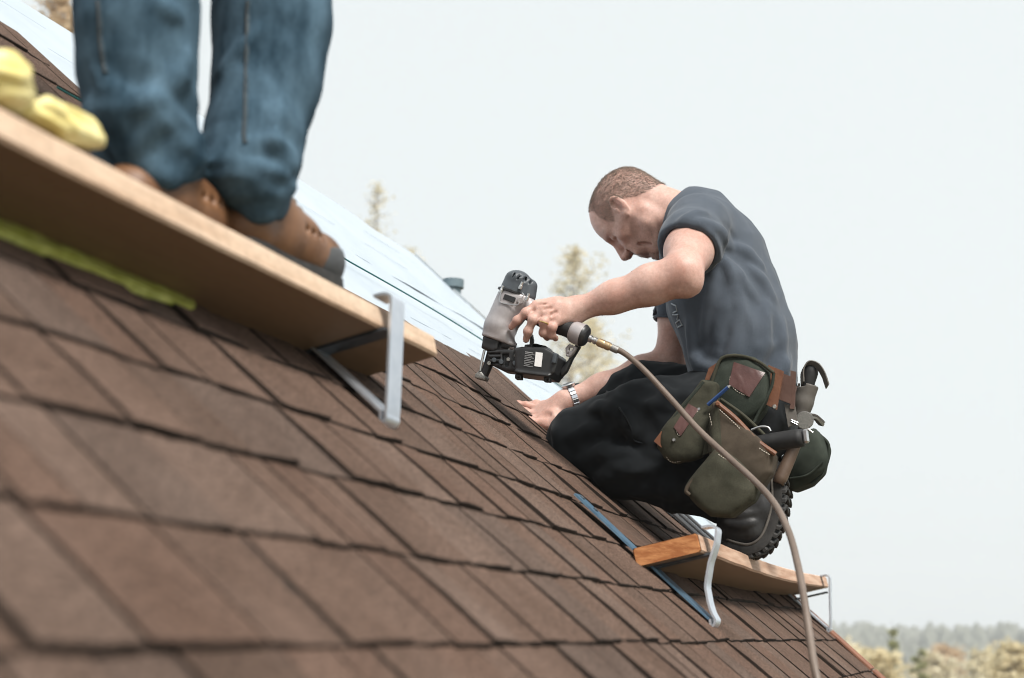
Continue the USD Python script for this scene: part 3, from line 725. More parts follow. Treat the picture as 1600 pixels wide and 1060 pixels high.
def leaves(P, size, seed, flat=0.5, drop=None):
    """Leaf-sized faces at the points P: (vertices, triangles)."""
    R = np.random.default_rng(seed); n = len(P)
    a = R.normal(size=(n, 3)); a[:, 2] *= flat; a /= np.linalg.norm(a, axis=1, keepdims=True)
    b = R.normal(size=(n, 3)); b -= a * (a * b).sum(1, keepdims=True); b /= np.linalg.norm(b, axis=1, keepdims=True)
    s = (np.broadcast_to(size, (n,)) * R.uniform(0.6, 1.3, n))[:, None]
    V = np.stack([P - a * s, P + b * s * 0.55, P + a * s, P - b * s * 0.55], 1).reshape(-1, 3)
    i = np.arange(n)[:, None] * 4
    return V, np.vstack([i + [0, 1, 2], i + [0, 2, 3]])

def tree(name, label, cat, px, py_top, dist, kind, leaf, width, n=5200, seed=1, group=None, dens=1.0, lsize=0.16):
    """A tree whose tip is seen at (px, py_top), standing on the land at that distance: trunk with limbs, and a crown of leaves."""
    d = ray(px, py_top); top = d / np.hypot(d[0], d[1]) * dist
    gz = float(ground_z(top[0], top[1])) - ORG[2]; H = top[2] - gz; foot = np.array([top[0], top[1], gz - 0.2])
    t = thing(name, label, cat, foot, group); R = np.random.default_rng(seed)
    lean = R.normal(0, 0.012 * H, 2); spine = [foot + np.array([lean[0] * q * q, lean[1] * q * q, q * (H + 0.2)]) for q in np.linspace(0, 1, 14)]
    r0 = 0.016 * H + 0.03
    limbs, P = [], []
    L = 60 if kind == 'broad' else 46
    for i in range(L):
        dz = 0.15 + 9.0 * ((i + R.uniform(0, 0.9)) / L) ** 1.5
        q = 1 - dz / H if kind == 'broad' else 0.12 + 0.86 * (i + R.uniform(0, 0.8)) / L
        c = foot + np.array([lean[0] * q * q, lean[1] * q * q, q * (H + 0.2)]); az = R.uniform(0, 2 * np.pi)
        if kind == 'broad':
            ln = width * (1 - math.exp(-dz / 2.6)) * R.uniform(0.45, 1.0) + 0.1; rise = R.uniform(0.3, 0.9) * ln
        else:
            ln = width * (1.02 - q) * R.uniform(0.75, 1.1) + 0.08; rise = -0.18 * ln if q < 0.7 else 0.25 * ln
        e = c + np.array([math.cos(az) * ln, math.sin(az) * ln, rise]); mid = (c + e) / 2 + R.normal(0, 0.06 * ln, 3)
        limbs.append(tube(smooth_path([c, mid, e], 6), np.linspace(r0 * (1.05 - q) * 0.42 + 0.012, 0.008, 7)[:len(smooth_path([c, mid, e], 6))], 5))
        m = max(10, int(n / L * (0.4 + ln / width)))
        u = R.beta(1.7, 1.1, m)[:, None]
        base = c * (1 - u) ** 2 + 2 * mid * u * (1 - u) + e * u ** 2
        k = R.integers(0, 5, m); cl = R.normal(0, 0.16 * ln + 0.05, (5, 3))
        spread = (0.17 if kind == 'broad' else 0.085) * ln + 0.05
        P.append(base + cl[k] * (1 if kind == 'broad' else 0.35) + R.normal(0, spread, (m, 3)) * [1, 1, 0.75])
    part(t, 'trunk', tube(spine, np.linspace(r0, 0.012, 14) * np.linspace(1, 0.6, 14), 8), 'bark')
    part(t, 'limbs', cat_(limbs), 'bark', kind='stuff')
    P = np.vstack(P); keep = R.random(len(P)) < dens; P = P[keep]
    part(t, 'crown', leaves(P, lsize, seed + 50), leaf, smooth=False)
    return t
TR = [('autumn_tree', 'thin pale autumn tree rising above the ridge left of the kneeling man', 606, 288, 60, 'broad', 'leaf_pale', 1.5, 2000, 0.4, 0.10),
      ('autumn_tree', 'lower yellow autumn tree just showing over the ridge beside the thin one', 655, 385, 62, 'broad', 'leaf_pale', 1.5, 2200, 0.45, 0.12),
      ('autumn_tree', 'tall wispy autumn tree behind the nail gun and the outstretched arm', 886, 395, 68, 'broad', 'leaf_pale', 2.4, 4400, 0.5, 0.13),
      ('autumn_tree', 'pale yellow tree low behind the nail gun magazine', 925, 500, 72, 'broad', 'leaf_autumn', 2.4, 4200, 0.6, 0.13),
      ('oak_tree', 'rust brown tree top at the upper left corner above the ridge', 84, -45, 40, 'broad', 'leaf_brown', 1.5, 3600, 0.7, 0.12),
      ('spruce_tree', 'slim green spruce standing before the far wooded ridge', 1393, 968, 85, 'conifer', 'needle_green', 3.2, 8000, 1.0, 0.16),
      ('spruce_tree', 'shorter yellow green spruce right of the slim one', 1418, 1006, 80, 'conifer', 'needle_green', 3.2, 7000, 1.0, 0.16)]
for i, (nm, lb, px, py, ds, kd, lf, wd, n, dn, ls) in enumerate(TR):
    tree(nm, lb, nm.replace('_', ' '), px, py, ds, kd, lf, wd, n, 20 + i, 'spruces before the far ridge' if nm == 'spruce_tree' else 'autumn trees behind the roof', dn, ls)
VT = [(1322, 1010, 70, 'leaf_pale', 'palest of the valley trees, right beside the gable edge'), (1362, 1022, 64, 'leaf_autumn', 'yellow valley tree rising below the slim spruce'),
      (1452, 1026, 90, 'leaf_pale', 'pale valley tree just right of the two spruces'), (1488, 1013, 105, 'leaf_brown', 'beige valley tree under the middle of the far ridge'),
      (1532, 1021, 84, 'leaf_pale', 'pale rounded valley tree, second from the right picture edge'), (1585, 1012, 72, 'leaf_autumn', 'golden valley tree at the right picture edge')]
for i, (px, py, ds, lf, lb) in enumerate(VT):
    tree('valley_tree', lb, 'tree', px, py, ds, 'broad', lf, 3.2, 4200, 60 + i, 'trees in the valley', 0.95, 0.22)

# woods on the ridge and in the valley: thousands of small trees that read as one mass
R = np.random.default_rng(3); pts = []
N = 5200
rr = np.concatenate([R.uniform(300, 640, 4200), R.uniform(120, 300, 1000)]); aa = np.concatenate([R.uniform(-1.2, 1.6, 4200), R.uniform(-1.0, 1.3, 1000)])
X = rr * np.cos(aa); Y = rr * np.sin(aa); Z = ground_z(X, Y)
ico = trimesh.creation.icosphere(1); V, F = [], []
for i in range(len(X)):
    far = rr[i] > 300
    h = R.uniform(6.5, 10.0) * (1 if far else 0.5); w = h * R.uniform(0.26, 0.42); q = ico.vertices * (1 + R.normal(0, 0.14, (len(ico.vertices), 1)))
    taper = 1 - 0.45 * np.clip(q[:, 2:], -1, 1)
    V.append(np.hstack([q[:, :2] * w * taper, (q[:, 2:] + 0.85) * h * 0.5]) + [X[i], Y[i], Z[i]]); F.append(ico.faces + i * len(ico.vertices))
V = np.vstack(V) - ORG; F = np.vstack(F)
single('distant_forest', (V, F), 'needle_far', 'hazy conifer woods covering the far ridge and the valley floor', 'forest', kind='stuff', smooth=False, base=-ORG)

# pale autumn haze over the valley
hz = trimesh.creation.box([1420, 1420, 60.0]); hz.apply_translation([1, 3, -22.0 + 30.0 - 4.2])
MT['haze_air'] = usdkit.material(stage, LK + '/haze_air', {'v': ('principled_volume', {'color': (0.97, 0.985, 1.0), 'density': HAZE, 'anisotropy': 0.2})}, volume='v.volume')
single('haze', hz, 'haze_air', 'thin pale haze that whitens the far ridge', 'haze', kind='stuff', smooth=False)

# ---------------------------------------------------------------- the kneeling roofer
XM = 3.55                                              # his middle plane; his left side is nearer the lens (smaller x)
def m_(px, py, dx=0.0): return onx(px, py, XM + dx)
man = thing('person', 'kneeling man in grey t-shirt and black trousers working head down on the roof', 'person', m_(1140, 870))

# --- head in its own frame: F forward (down to the roof), L his left (towards the lens), U crown
yaw = math.radians(8)
HF = np.array([0, 0.488, -0.873]); HU = np.array([0, 0.873, 0.488]); HL = np.array([-1.0, 0, 0])
HF, HL = math.cos(yaw) * HF - math.sin(yaw) * HL, math.cos(yaw) * HL + math.sin(yaw) * HF
HC = m_(993, 335)
def make_head(C, F, L, U, neck_to, h=0.0021, face=True):
    R = np.array([F, L, U])
    w = lambda f, l, u: C + f * F + l * L + u * U
    fd = Field(C - 0.20, C + 0.20, h)
    e = lambda f, l, u, r, k=0.02, op='add': fd.ell(w(f, l, u), r, R, k, op)
    c = lambda a, b, ra, rb=None, k=0.012, op='add': fd.cone(w(*a), w(*b), ra, rb, k, op)
    e(-0.012, 0, 0.045, (0.098, 0.077, 0.083)); e(0.022, 0, 0.035, (0.072, 0.068, 0.078), 0.03)
    e(0.030, 0, -0.040, (0.060, 0.056, 0.070), 0.03)
    c((0.062, 0, -0.098), (0.066, 0, -0.104), 0.021, 0.019, 0.03)                      # chin
    for s in (-1, 1):
        c((0.006, 0.058 * s, -0.062), (0.052, 0.026 * s, -0.102), 0.014, 0.013, 0.03)     # jaw
        c((0.006, 0.058 * s, -0.062), (0.002, 0.064 * s, 0.0), 0.013, 0.012, 0.03)
        c((0.056, 0.050 * s, -0.012), (0.020, 0.064 * s, 0.000), 0.018, 0.012, 0.025)      # cheekbone
        c((0.086, 0.012 * s, 0.032), (0.066, 0.047 * s, 0.034), 0.0105, 0.008, 0.014)       # brow
        e(0.094, 0.031 * s, 0.014, (0.017, 0.020, 0.0125), 0.012, 'sub')                    # socket
        e(0.074, 0.032 * s, 0.015, (0.0135, 0.0145, 0.0125), 0.004)                      # lids over the eyeball
        c((0.072, 0.022 * s, -0.035), (0.080, 0.030 * s, -0.062), 0.020, 0.014, 0.022)       # cheek
    c((0.090, 0, 0.020), (0.113, 0, -0.024), 0.0085, 0.0125, 0.013)                     # nose
    c((0.108, 0.011, -0.030), (0.098, 0.015, -0.031), 0.0085, 0.007, 0.008); c((0.108, -0.011, -0.030), (0.098, -0.015, -0.031), 0.0085, 0.007, 0.008)
    for s in (-1, 1): c((0.112, 0.007 * s, -0.040), (0.104, 0.008 * s, -0.034), 0.003, 0.003, 0.003, 'sub')
    c((0.084, -0.016, -0.060), (0.084, 0.016, -0.060), 0.0085, 0.0085, 0.012); c((0.081, -0.014, -0.072), (0.081, 0.014, -0.072), 0.009, 0.009, 0.012)
    c((0.094, -0.020, -0.0655), (0.094, 0.020, -0.0655), 0.0026, 0.0026, 0.005, 'sub')   # line of the mouth
    c((0.090, 0, -0.084), (0.089, 0, -0.084), 0.007, 0.007, 0.012, 'sub')
    for s in (-1, 1):                                                                      # nasolabial line, ear
        c((0.092, 0.020 * s, -0.034), (0.080, 0.032 * s, -0.066), 0.0032, 0.0025, 0.008, 'sub')
        c((0.066, 0.040 * s, -0.060), (0.052, 0.042 * s, -0.090), 0.003, 0.002, 0.010, 'sub')
        c((0.083, 0.043 * s, 0.004), (0.064, 0.054 * s, 0.000), 0.0025, 0.002, 0.006, 'sub')
        E = np.array([unit(F + 0.25 * U - 0.30 * s * L), unit(s * L + 0.32 * F), unit(U - 0.20 * F)]); E[2] = unit(np.cross(E[0], E[1])) * (1 if np.dot(np.cross(E[0], E[1]), U) > 0 else -1)
        ec = w(-0.002, 0.0845 * s, 0.022)
        fd.cone(ec + E[0] * 0.010 - E[1] * 0.012, ec - E[1] * 0.004, 0.014, 0.014, 0.006); fd.ell(ec, (0.0195, 0.0078, 0.0325), E, 0.005); fd.cone(ec - E[2] * 0.026 + E[0] * 0.004, ec - E[2] * 0.031 + E[0] * 0.005, 0.008, 0.007, 0.006)
        fd.ell(ec + E[1] * 0.0080 + E[0] * 0.002 + E[2] * 0.004, (0.0125, 0.0085, 0.0225), E, 0.003, 'sub')
        fd.cone(ec + E[1] * 0.003 + E[0] * 0.011 - E[2] * 0.002, ec + E[1] * 0.003 + E[0] * 0.011 - E[2] * 0.010, 0.0048, 0.0042, 0.003)
        fd.cone(ec + E[1] * 0.002 - E[0] * 0.004 + E[2] * 0.016, ec + E[1] * 0.003 - E[0] * 0.006 - E[2] * 0.012, 0.0028, 0.0024, 0.003)
    nb, nt = neck_to
    fd.cone(w(-0.030, 0, -0.025), nb, 0.057, 0.064, 0.035); fd.cone(w(-0.055, 0, 0.0), nb, 0.042, 0.058, 0.03)
    for s in (-1, 1): fd.cone(w(-0.02, 0.060 * s, -0.035), nb + nt * 0.03 + L * 0.03 * s, 0.012, 0.012, 0.02)
    return fd, w, R
fd, hw, HR = make_head(HC, HF, HL, HU, (m_(1090, 352), np.array([0, 0.6, -0.8])))
head_mesh = fd.mesh()

# --- arms and hands
def finger(f, pts, r0, r1, k=0.006):
    n = len(pts); r = np.linspace(r0, r1, n); f.chain([np.asarray(q) for q in pts], r, k)
    for q, rr in zip(pts[1:-1], r[1:-1]): f.cone(q, q, rr * 1.10, rr * 1.10, k)
XG = 3.13 - XM                                         # the nail gun's plane
shL, elL, wrL = m_(1088, 352, -0.18), m_(1066, 428, -0.400), m_(896, 486, -0.405)
lo = np.minimum.reduce([shL, elL, wrL, m_(795, 540, XG)]) - 0.10; hi = np.maximum.reduce([shL, elL, wrL, m_(795, 540, XG)]) + 0.10
fa = Field(lo, hi, 0.0025)
fa.chain([shL, shL + 0.55 * (elL - shL), elL], [0.058, 0.054, 0.044], 0.03)
fore = wrL - elL
fa.chain([elL, elL + 0.28 * fore, elL + 0.62 * fore, elL + 0.97 * fore], [0.041, 0.043, 0.0345, 0.0265], 0.03)
fa.cone(elL + 0.10 * fore + [0, 0, -0.012], elL + 0.45 * fore + [0, 0, -0.008], 0.026, 0.022, 0.03)
fa.cone(m_(1079, 447, -0.40), m_(1076, 450, -0.40), 0.020, 0.018, 0.03)                   # elbow point
fa.cone(elL + 0.98 * fore, wrL, 0.027, 0.026, 0.02)
g = lambda px, py, o=0.0: m_(px, py, XG + o)
# back of the hand across the handle
kn = [g(838, 478, -0.030), g(849, 484, -0.038), g(859, 492, -0.038), g(870, 501, -0.030)]
for i, q in enumerate(kn): fa.cone(wrL + np.array([0, -0.006 + 0.004 * i, 0.008 - 0.006 * i]), q, 0.0195, 0.0125, 0.02)
fa.cone(g(870, 478, -0.018), g(852, 482, -0.020), 0.020, 0.016, 0.02)
finger(fa, [kn[0], g(822, 489, -0.044), g(808, 501, -0.043), g(799, 511, -0.036)], 0.0115, 0.0078)
finger(fa, [kn[1], g(833, 500, -0.050), g(825, 518, -0.045), g(822, 531, -0.032)], 0.0118, 0.0080)
finger(fa, [kn[2], g(850, 504, -0.050), g(849, 520, -0.040), g(855, 528, -0.018)], 0.0112, 0.0078)
finger(fa, [kn[3], g(863, 512, -0.043), g(862, 524, -0.032), g(868, 529, -0.012)], 0.0100, 0.0072)
finger(fa, [g(884, 480, 0.0), g(866, 478, 0.030), g(848, 486, 0.036), g(836, 494, 0.030)], 0.0150, 0.0090)   # thumb on the far side
for i in range(3):                                                                            # hollows between the knuckles
    q = (kn[i] + kn[i + 1]) / 2; fa.cone(q + [-0.014, 0, 0.004], q + 0.25 * (wrL - q) + [-0.02, 0, 0.004], 0.0025, 0.001, 0.008, 'sub')
armL = fa.mesh()
# far arm: hand down at the edge of the last laid course, palm up
shR, elR, wrR = m_(1082, 385, 0.17), m_(1046, 570, 0.17), m_(884, 627, 0.05)
lo = np.minimum.reduce([shR, elR, wrR, m_(795, 660, 0.0)]) - 0.09; hi = np.maximum.reduce([shR, elR, wrR, m_(795, 660, 0.0)]) + 0.09
fb = Field(lo, hi, 0.0025); fore = wrR - elR
fb.chain([shR, shR + 0.6 * (elR - shR), elR], [0.056, 0.050, 0.043], 0.03)
fb.chain([elR, elR + 0.25 * fore, elR + 0.65 * fore, wrR], [0.042, 0.046, 0.036, 0.0285], 0.03)
q_ = lambda px, py, o=0.0: m_(px, py, 0.03 + o)
kr = [q_(838, 640, 0.03), q_(836, 649, 0.012), q_(838, 657, -0.008), q_(845, 662, -0.024)]
for i, q in enumerate(kr): fb.cone(wrR + np.array([0, 0, 0.004 - 0.004 * i]), q, 0.021, 0.0125, 0.02)
fb.cone(q_(866, 655, -0.02), q_(856, 664, -0.028), 0.020, 0.016, 0.02)
finger(fb, [kr[0], q_(822, 634, 0.035), q_(810, 632, 0.030), q_(800, 631, 0.022)], 0.0110, 0.0075)
finger(fb, [kr[1], q_(821, 644, 0.006), q_(812, 640, 0.002), q_(804, 637, 0.0)], 0.0115, 0.0078)
finger(fb, [kr[2], q_(824, 652, -0.016), q_(814, 647, -0.022), q_(808, 643, -0.02)], 0.0110, 0.0076)
finger(fb, [kr[3], q_(832, 659, -0.034), q_(824, 655, -0.038), q_(817, 650, -0.036)], 0.0098, 0.0070)
finger(fb, [q_(868, 640, 0.03), q_(852, 634, 0.052), q_(838, 632, 0.058), q_(826, 633, 0.054)], 0.0145, 0.0090)
fb.cone(q_(848, 646, -0.035), q_(856, 648, -0.035), 0.010, 0.008, 0.012, 'sub')
armR = fb.mesh()
# --- trunk and legs of the body inside the clothes
fc = Field(m_(1270, 880, 0.4), m_(840, 300, -0.4), 0.012) if False else Field(np.array([XM - 0.36, m_(1270, 880)[1], m_(1270, 880)[2]]), np.array([XM + 0.36, m_(830, 300)[1], m_(830, 290)[2]]), 0.011)
PROF = [((1163, 606), 0.126), ((1154, 526), 0.132), ((1132, 470), 0.139), ((1114, 405), 0.133), ((1094, 352), 0.092)]
for (a, ra), (b, rb_) in zip(PROF[:-1], PROF[1:]): fc.cone(m_(*a), m_(*b), ra - 0.02, rb_ - 0.02, 0.03, sx=1.22)
for s in (-1, 1):
    o = (0, 0) if s < 0 else (4, -42)
    fc.cone(m_(1145, 640, 0.09 * s), m_(905 + o[0], 676 + o[1], 0.13 * s), 0.085, 0.052, 0.03); fc.cone(m_(905 + o[0], 690 + o[1], 0.13 * s), m_(1150, 780 + o[1] / 2, 0.11 * s), 0.052, 0.036, 0.03)
fc.cone(m_(1094, 352), HC, 0.045, 0.04, 0.02)
core = fc.mesh()
body = part(man, 'body', cat_([head_mesh, armL, armR, core]), 'skin', smooth=True)
# eyes, brows, hair, beard
for s in (-1, 1):
    part(body, 'eye', lathe(hw(0.076, 0.032 * s, 0.0135) - 0.0100 * HF, hw(0.076, 0.032 * s, 0.0135) + 0.0100 * HF, [(0.02, 0.003), (0.1, 0.0062), (0.3, 0.0095), (0.5, 0.0103), (0.7, 0.0095), (0.9, 0.0062), (0.98, 0.003)], 14), 'iris')
def strands(mesh, C, F, L, U, where, n, length, lie, seed, r=0.00014):
    R = np.random.default_rng(seed); P, fi = trimesh.sample.sample_surface(mesh, n * 6, seed=seed)
    N = mesh.face_normals[fi]; q = P - C; f, l, u = q @ F, q @ L, q @ U
    nz = meshkit.fbm(P * 60.0, 2, seed) - 0.5
    pr = where(f, l, u, nz); ok = R.random(len(P)) < pr; P, N = P[ok][:n], N[ok][:n]; out, wd = [], []
    D = lie(P); D = D - N * (D * N).sum(1, keepdims=True); D /= np.linalg.norm(D, axis=1, keepdims=True) + 1e-9
    D = D + R.normal(0, 0.28, D.shape); ln = length * R.uniform(0.6, 1.25, len(P))
    for p, nn, d, l_ in zip(P, N, D, ln):
        out.append(np.array([p - nn * 0.001, p + nn * l_ * 0.16 + d * l_ * 0.45, p + nn * l_ * 0.17 + d * l_])); wd.append([2 * r, 2 * r, 0.9 * r])
    return out, wd
def hair_where(f, l, u, nz):
    low = np.interp(f, [-0.10, -0.075, -0.035, -0.012, 0.012, 0.042], [-0.030, -0.026, 0.004, 0.040, 0.044, 0.022])
    a = ((f < 0.047 + 0.02 * nz) & (u > low + 0.014 * nz)).astype(float)
    thin = np.clip((u - 0.085) / 0.035, 0, 1) * np.clip(1 - np.abs(l) / 0.06, 0, 1); front = np.clip((f - 0.01) / 0.05, 0, 1)
    return a * (1 - 0.72 * thin) * (1 - 0.35 * front)
hp, hwd = strands(head_mesh, HC, HF, HL, HU, hair_where, 22000, 0.0075, lambda P: np.tile(-0.55 * HF - 0.75 * HU, (len(P), 1)), 4)
curves(body, 'hair', hp, hwd, 'hair_brown')
def beard_where(f, l, u, nz):
    tash = (f > 0.070) & (u < -0.036) & (u > -0.061) & (np.abs(l) < 0.030); goat = (f > 0.050) & (u < -0.074) & (np.abs(l) < 0.034)
    side = (u < -0.045 + 0.01 * nz) & (f > 0.0) & (f < 0.09)
    return np.where(tash | goat, 1.0, np.where(side, 0.16, 0.0))
bp_, bw_ = strands(head_mesh, HC, HF, HL, HU, beard_where, 3000, 0.0042, lambda P: np.tile(0.3 * HF - 0.8 * HU, (len(P), 1)), 9, 0.0002)
curves(body, 'beard', bp_, bw_, 'hair_brown')
def brow_where(f, l, u, nz): return ((f > 0.055) & (np.abs(u - 0.036 + 0.004 * nz) < 0.0055) & (np.abs(l) > 0.010) & (np.abs(l) < 0.050)).astype(float)
ep_, ew_ = strands(head_mesh, HC, HF, HL, HU, brow_where, 320, 0.007, lambda P: np.sign((P - HC) @ HL)[:, None] * HL + 0.2 * HU, 12, 0.00028)
curves(body, 'eyebrows', ep_, ew_, 'hair_brown')
ring_c = g(850, 505, -0.050); ax = unit(kn[2] - g(849, 520, -0.040))
ta = np.linspace(0, 2 * np.pi, 25); A_, B_, _ = frame_of(ax)
part(body, 'ring', tube([ring_c + 0.0118 * (math.cos(t) * A_ + math.sin(t) * B_) for t in ta], 0.0020, 8, False), 'gold')

# --- t-shirt
ft = Field(np.array([XM - 0.46, m_(1262, 640)[1], m_(1262, 650)[2]]), np.array([XM + 0.34, m_(1010, 300)[1] + 0.02, m_(1010, 280)[2]]), 0.0045)
for (a, ra), (b, rb_) in zip(PROF[:-1], PROF[1:]): ft.cone(m_(*a), m_(*b), ra, rb_, 0.03, sx=1.24)
ft.cone(m_(1094, 352), m_(1078, 343), 0.085, 0.072, 0.03, sx=1.2)
for s, S, E_, R0 in ((-1, shL, elL, (0.074, 0.071, 0.069)), (1, shR, elR, (0.072, 0.069, 0.067))):
    a = m_(1104, 362, 0.09 * s); d = unit(E_ - S)
    ft.chain([a, S + [0.02 * -s, 0, 0], S + d * 0.10, S + d * (0.185 if s < 0 else 0.235)], [0.082, R0[0], R0[1], R0[2]], 0.03)
    if s > 0:
        cut = S + d * 0.215
    else:
        cut = S + d * 0.138
    nn = unit(d + (np.array([0, 0.25, -0.30]) if s < 0 else np.zeros(3)))
    # open the sleeve: trim it square and hollow it round the arm
    blk = ft.block(cut - 0.13, cut + 0.13); X, Y, Z = blk[1]
    dist = ((X - cut[0]) * nn[0] + (Y - cut[1]) * nn[1] + (Z - cut[2]) * nn[2]).astype(np.float32)
    rad = np.sqrt((X - cut[0]) ** 2 + (Y - cut[1]) ** 2 + (Z - cut[2]) ** 2)
    dist = np.where(rad < 0.125, dist, -9).astype(np.float32)
    if s < 0 or True: ft.put(blk, -dist, 0.003, 'sub') if False else ft.put(blk, dist, 0.003, 'and')
    ft.cone(cut - d * 0.07, cut + d * 0.05, R0[2] - 0.010, R0[2] - 0.003, 0.004, 'sub')
# neck opening
ft.cone(m_(1066, 335), m_(1040, 322), 0.066, 0.075, 0.006, 'sub')
ft.sk = 0.45; ft.fk = 0.014
# folds of the cotton as they lie in the photograph
for pix, r in (([(1128, 405), (1113, 470), (1102, 530)], .012), ([(1140, 430), (1128, 500), (1118, 570)], .011), ([(1160, 460), (1150, 530), (1140, 580)], .010), ([(1196, 470), (1190, 540), (1178, 590)], .010),
               ([(1220, 500), (1216, 560), (1206, 600)], .009), ([(1118, 402), (1150, 430), (1180, 470)], .009), ([(1130, 380), (1160, 392), (1190, 420)], .007), ([(1066, 350), (1085, 338), (1105, 335)], .006),
               ([(1060, 372), (1075, 355), (1095, 350)], .006), ([(1048, 390), (1062, 368), (1080, 360)], .005), ([(1100, 350), (1122, 362), (1132, 380)], .007), ([(1090, 560), (1110, 575), (1130, 580)], .009),
               ([(1230, 560), (1215, 585), (1195, 598)], .008), ([(1082, 500), (1088, 540), (1094, 580)], .010), ([(1170, 420), (1190, 440), (1205, 470)], .006), ([(1135, 410), (1147, 450), (1150, 480)], .008)):
    ft.fold(pix, r, 0.030, 0.1)
for pix, r in (([(1110, 340), (1135, 352), (1148, 372), (1150, 395)], .0030),): ft.fold(pix, r, 0.008, -0.2, 'sub')
ta_ = unit(m_(1163, 606) - m_(1104, 370)); tb_ = unit(np.cross(ta_, [1.0, 0, 0]))
ft.wrinkle(0.0145, [4.0 * ta_, 15.0 * tb_ + 3.0 * ta_, [13.0, 0, 0]], 5, 1.6, lambda P: 0.35 + 0.65 * np.clip(((P - m_(1110, 380)) @ ta_) / 0.30, 0, 1))
ft.wrinkle(0.0030, [7.0 * ta_ + 7.0 * tb_, 10.0 * tb_ - 12.0 * ta_, [9.0, 0, 0]], 15, 2.0)
tee_m = ft.mesh(); tee = part(man, 't_shirt', tee_m, 'tee_grey', smooth=True)
# sleeve hems and a scrap of the white chest print
def hem(C, d, r, nn, name='hem'):
    a, b, _ = frame_of(d); pts = []
    for t in np.linspace(0, 2 * np.pi, 41):
        q = C + r * (math.cos(t) * a + math.sin(t) * b); q = q - d * ((q - C) @ nn) / (d @ nn); pts.append(q)
    return tube(np.array(pts), 0.0042, 7, False)
dL = unit(elL - shL); nL = unit(dL + np.array([0, 0.25, -0.30])); part(tee, 'sleeve_hem', hem(shL + dL * 0.137, dL, 0.0668, nL), 'tee_grey', smooth=True)
dR = unit(elR - shR); part(tee, 'sleeve_hem', hem(shR + dR * 0.214, dR, 0.065, dR), 'tee_grey', smooth=True)
pr_ = []
for k, pts in enumerate(([(1049, 475), (1056, 478), (1058, 486), (1052, 489)], [(1051, 492), (1060, 492), (1058, 500)], [(1056, 505), (1062, 500), (1066, 508), (1059, 512), (1056, 505)])):
    W = [ft.hit(*q) for q in pts]; W = [w - unit(w) * 0.0015 for w in W if w is not None]
    if len(W) > 1: pr_.append(tube(W, 0.0022, 6))
if pr_: part(tee, 'chest_print', cat_(pr_), 'tee_print', kind='stuff')

# --- trousers
fp = Field(np.array([XM - 0.36, m_(1275, 860)[1], m_(1180, 865)[2]]), np.array([XM + 0.36, m_(825, 600)[1], m_(1000, 525)[2]]), 0.0048)
fp.cone(m_(1163, 612), m_(1160, 640), 0.116, 0.135, 0.03, sx=1.24); fp.cone(m_(1160, 640), m_(1135, 672), 0.133, 0.125, 0.03, sx=1.3)
for s in (-1, 1):
    o = np.array([0, 0]) if s < 0 else np.array([4, -42])
    P_ = lambda px, py, dx: m_(px + o[0], py + o[1] * min(1, (1165 - px) / 200), dx * s)
    fp.chain([P_(1140, 650, 0.10), P_(1010, 658, 0.125), P_(905, 682, 0.135)], [0.112, 0.094, 0.070], 0.03)
    fp.chain([P_(903, 698, 0.135), P_(980, 726, 0.14), P_(1060, 752, 0.13), P_(1120, 776, 0.115)], [0.066, 0.078, 0.070, 0.056], 0.025)
    fp.cone(P_(1120, 776, 0.115), P_(1140, 785, 0.112), 0.054, 0.050, 0.01)
fp.sk = 0.55; fp.fk = 0.014
for pix, r in (([(925, 645), (945, 640), (965, 650), (985, 655)], .010), ([(890, 690), (930, 672), (970, 668), (990, 672)], .010), ([(948, 612), (968, 635), (985, 668), (992, 684)], .010), ([(992, 688), (1030, 690), (1060, 680)], .008),
               ([(905, 720), (950, 705), (990, 712)], .009), ([(930, 750), (980, 730), (1030, 735)], .010), ([(1010, 640), (1040, 632), (1070, 640)], .008), ([(985, 770), (1040, 762), (1085, 780)], .009), ([(1020, 610), (1050, 625), (1075, 622)], .008),
               ([(870, 670), (880, 700), (890, 725)], .007), ([(1000, 700), (1040, 715), (1075, 730)], .009)):
    fp.fold(pix, r, 0.026, 0.25)
fp.wrinkle(0.014, [[9.0, 0, 0], [0, 6.0, -9.0], [0, 10.0, 8.0]], 9, 1.8); fp.wrinkle(0.009, [[14.0, 0, 0], [0, 16.0, 2.0], [0, -5.0, 11.0]], 19, 2.0)
trs = part(man, 'trousers', fp.mesh(), 'black_cotton', smooth=True)
W = [fp.hit(*q) for q in ((948, 612), (968, 638), (985, 668), (993, 690), (1030, 692), (1058, 680))]; W = [w - unit(w) * 0.001 for w in W if w is not None]
part(trs, 'pocket_seam', tube(smooth_path(W, 30), 0.0028, 6), 'black_cotton')

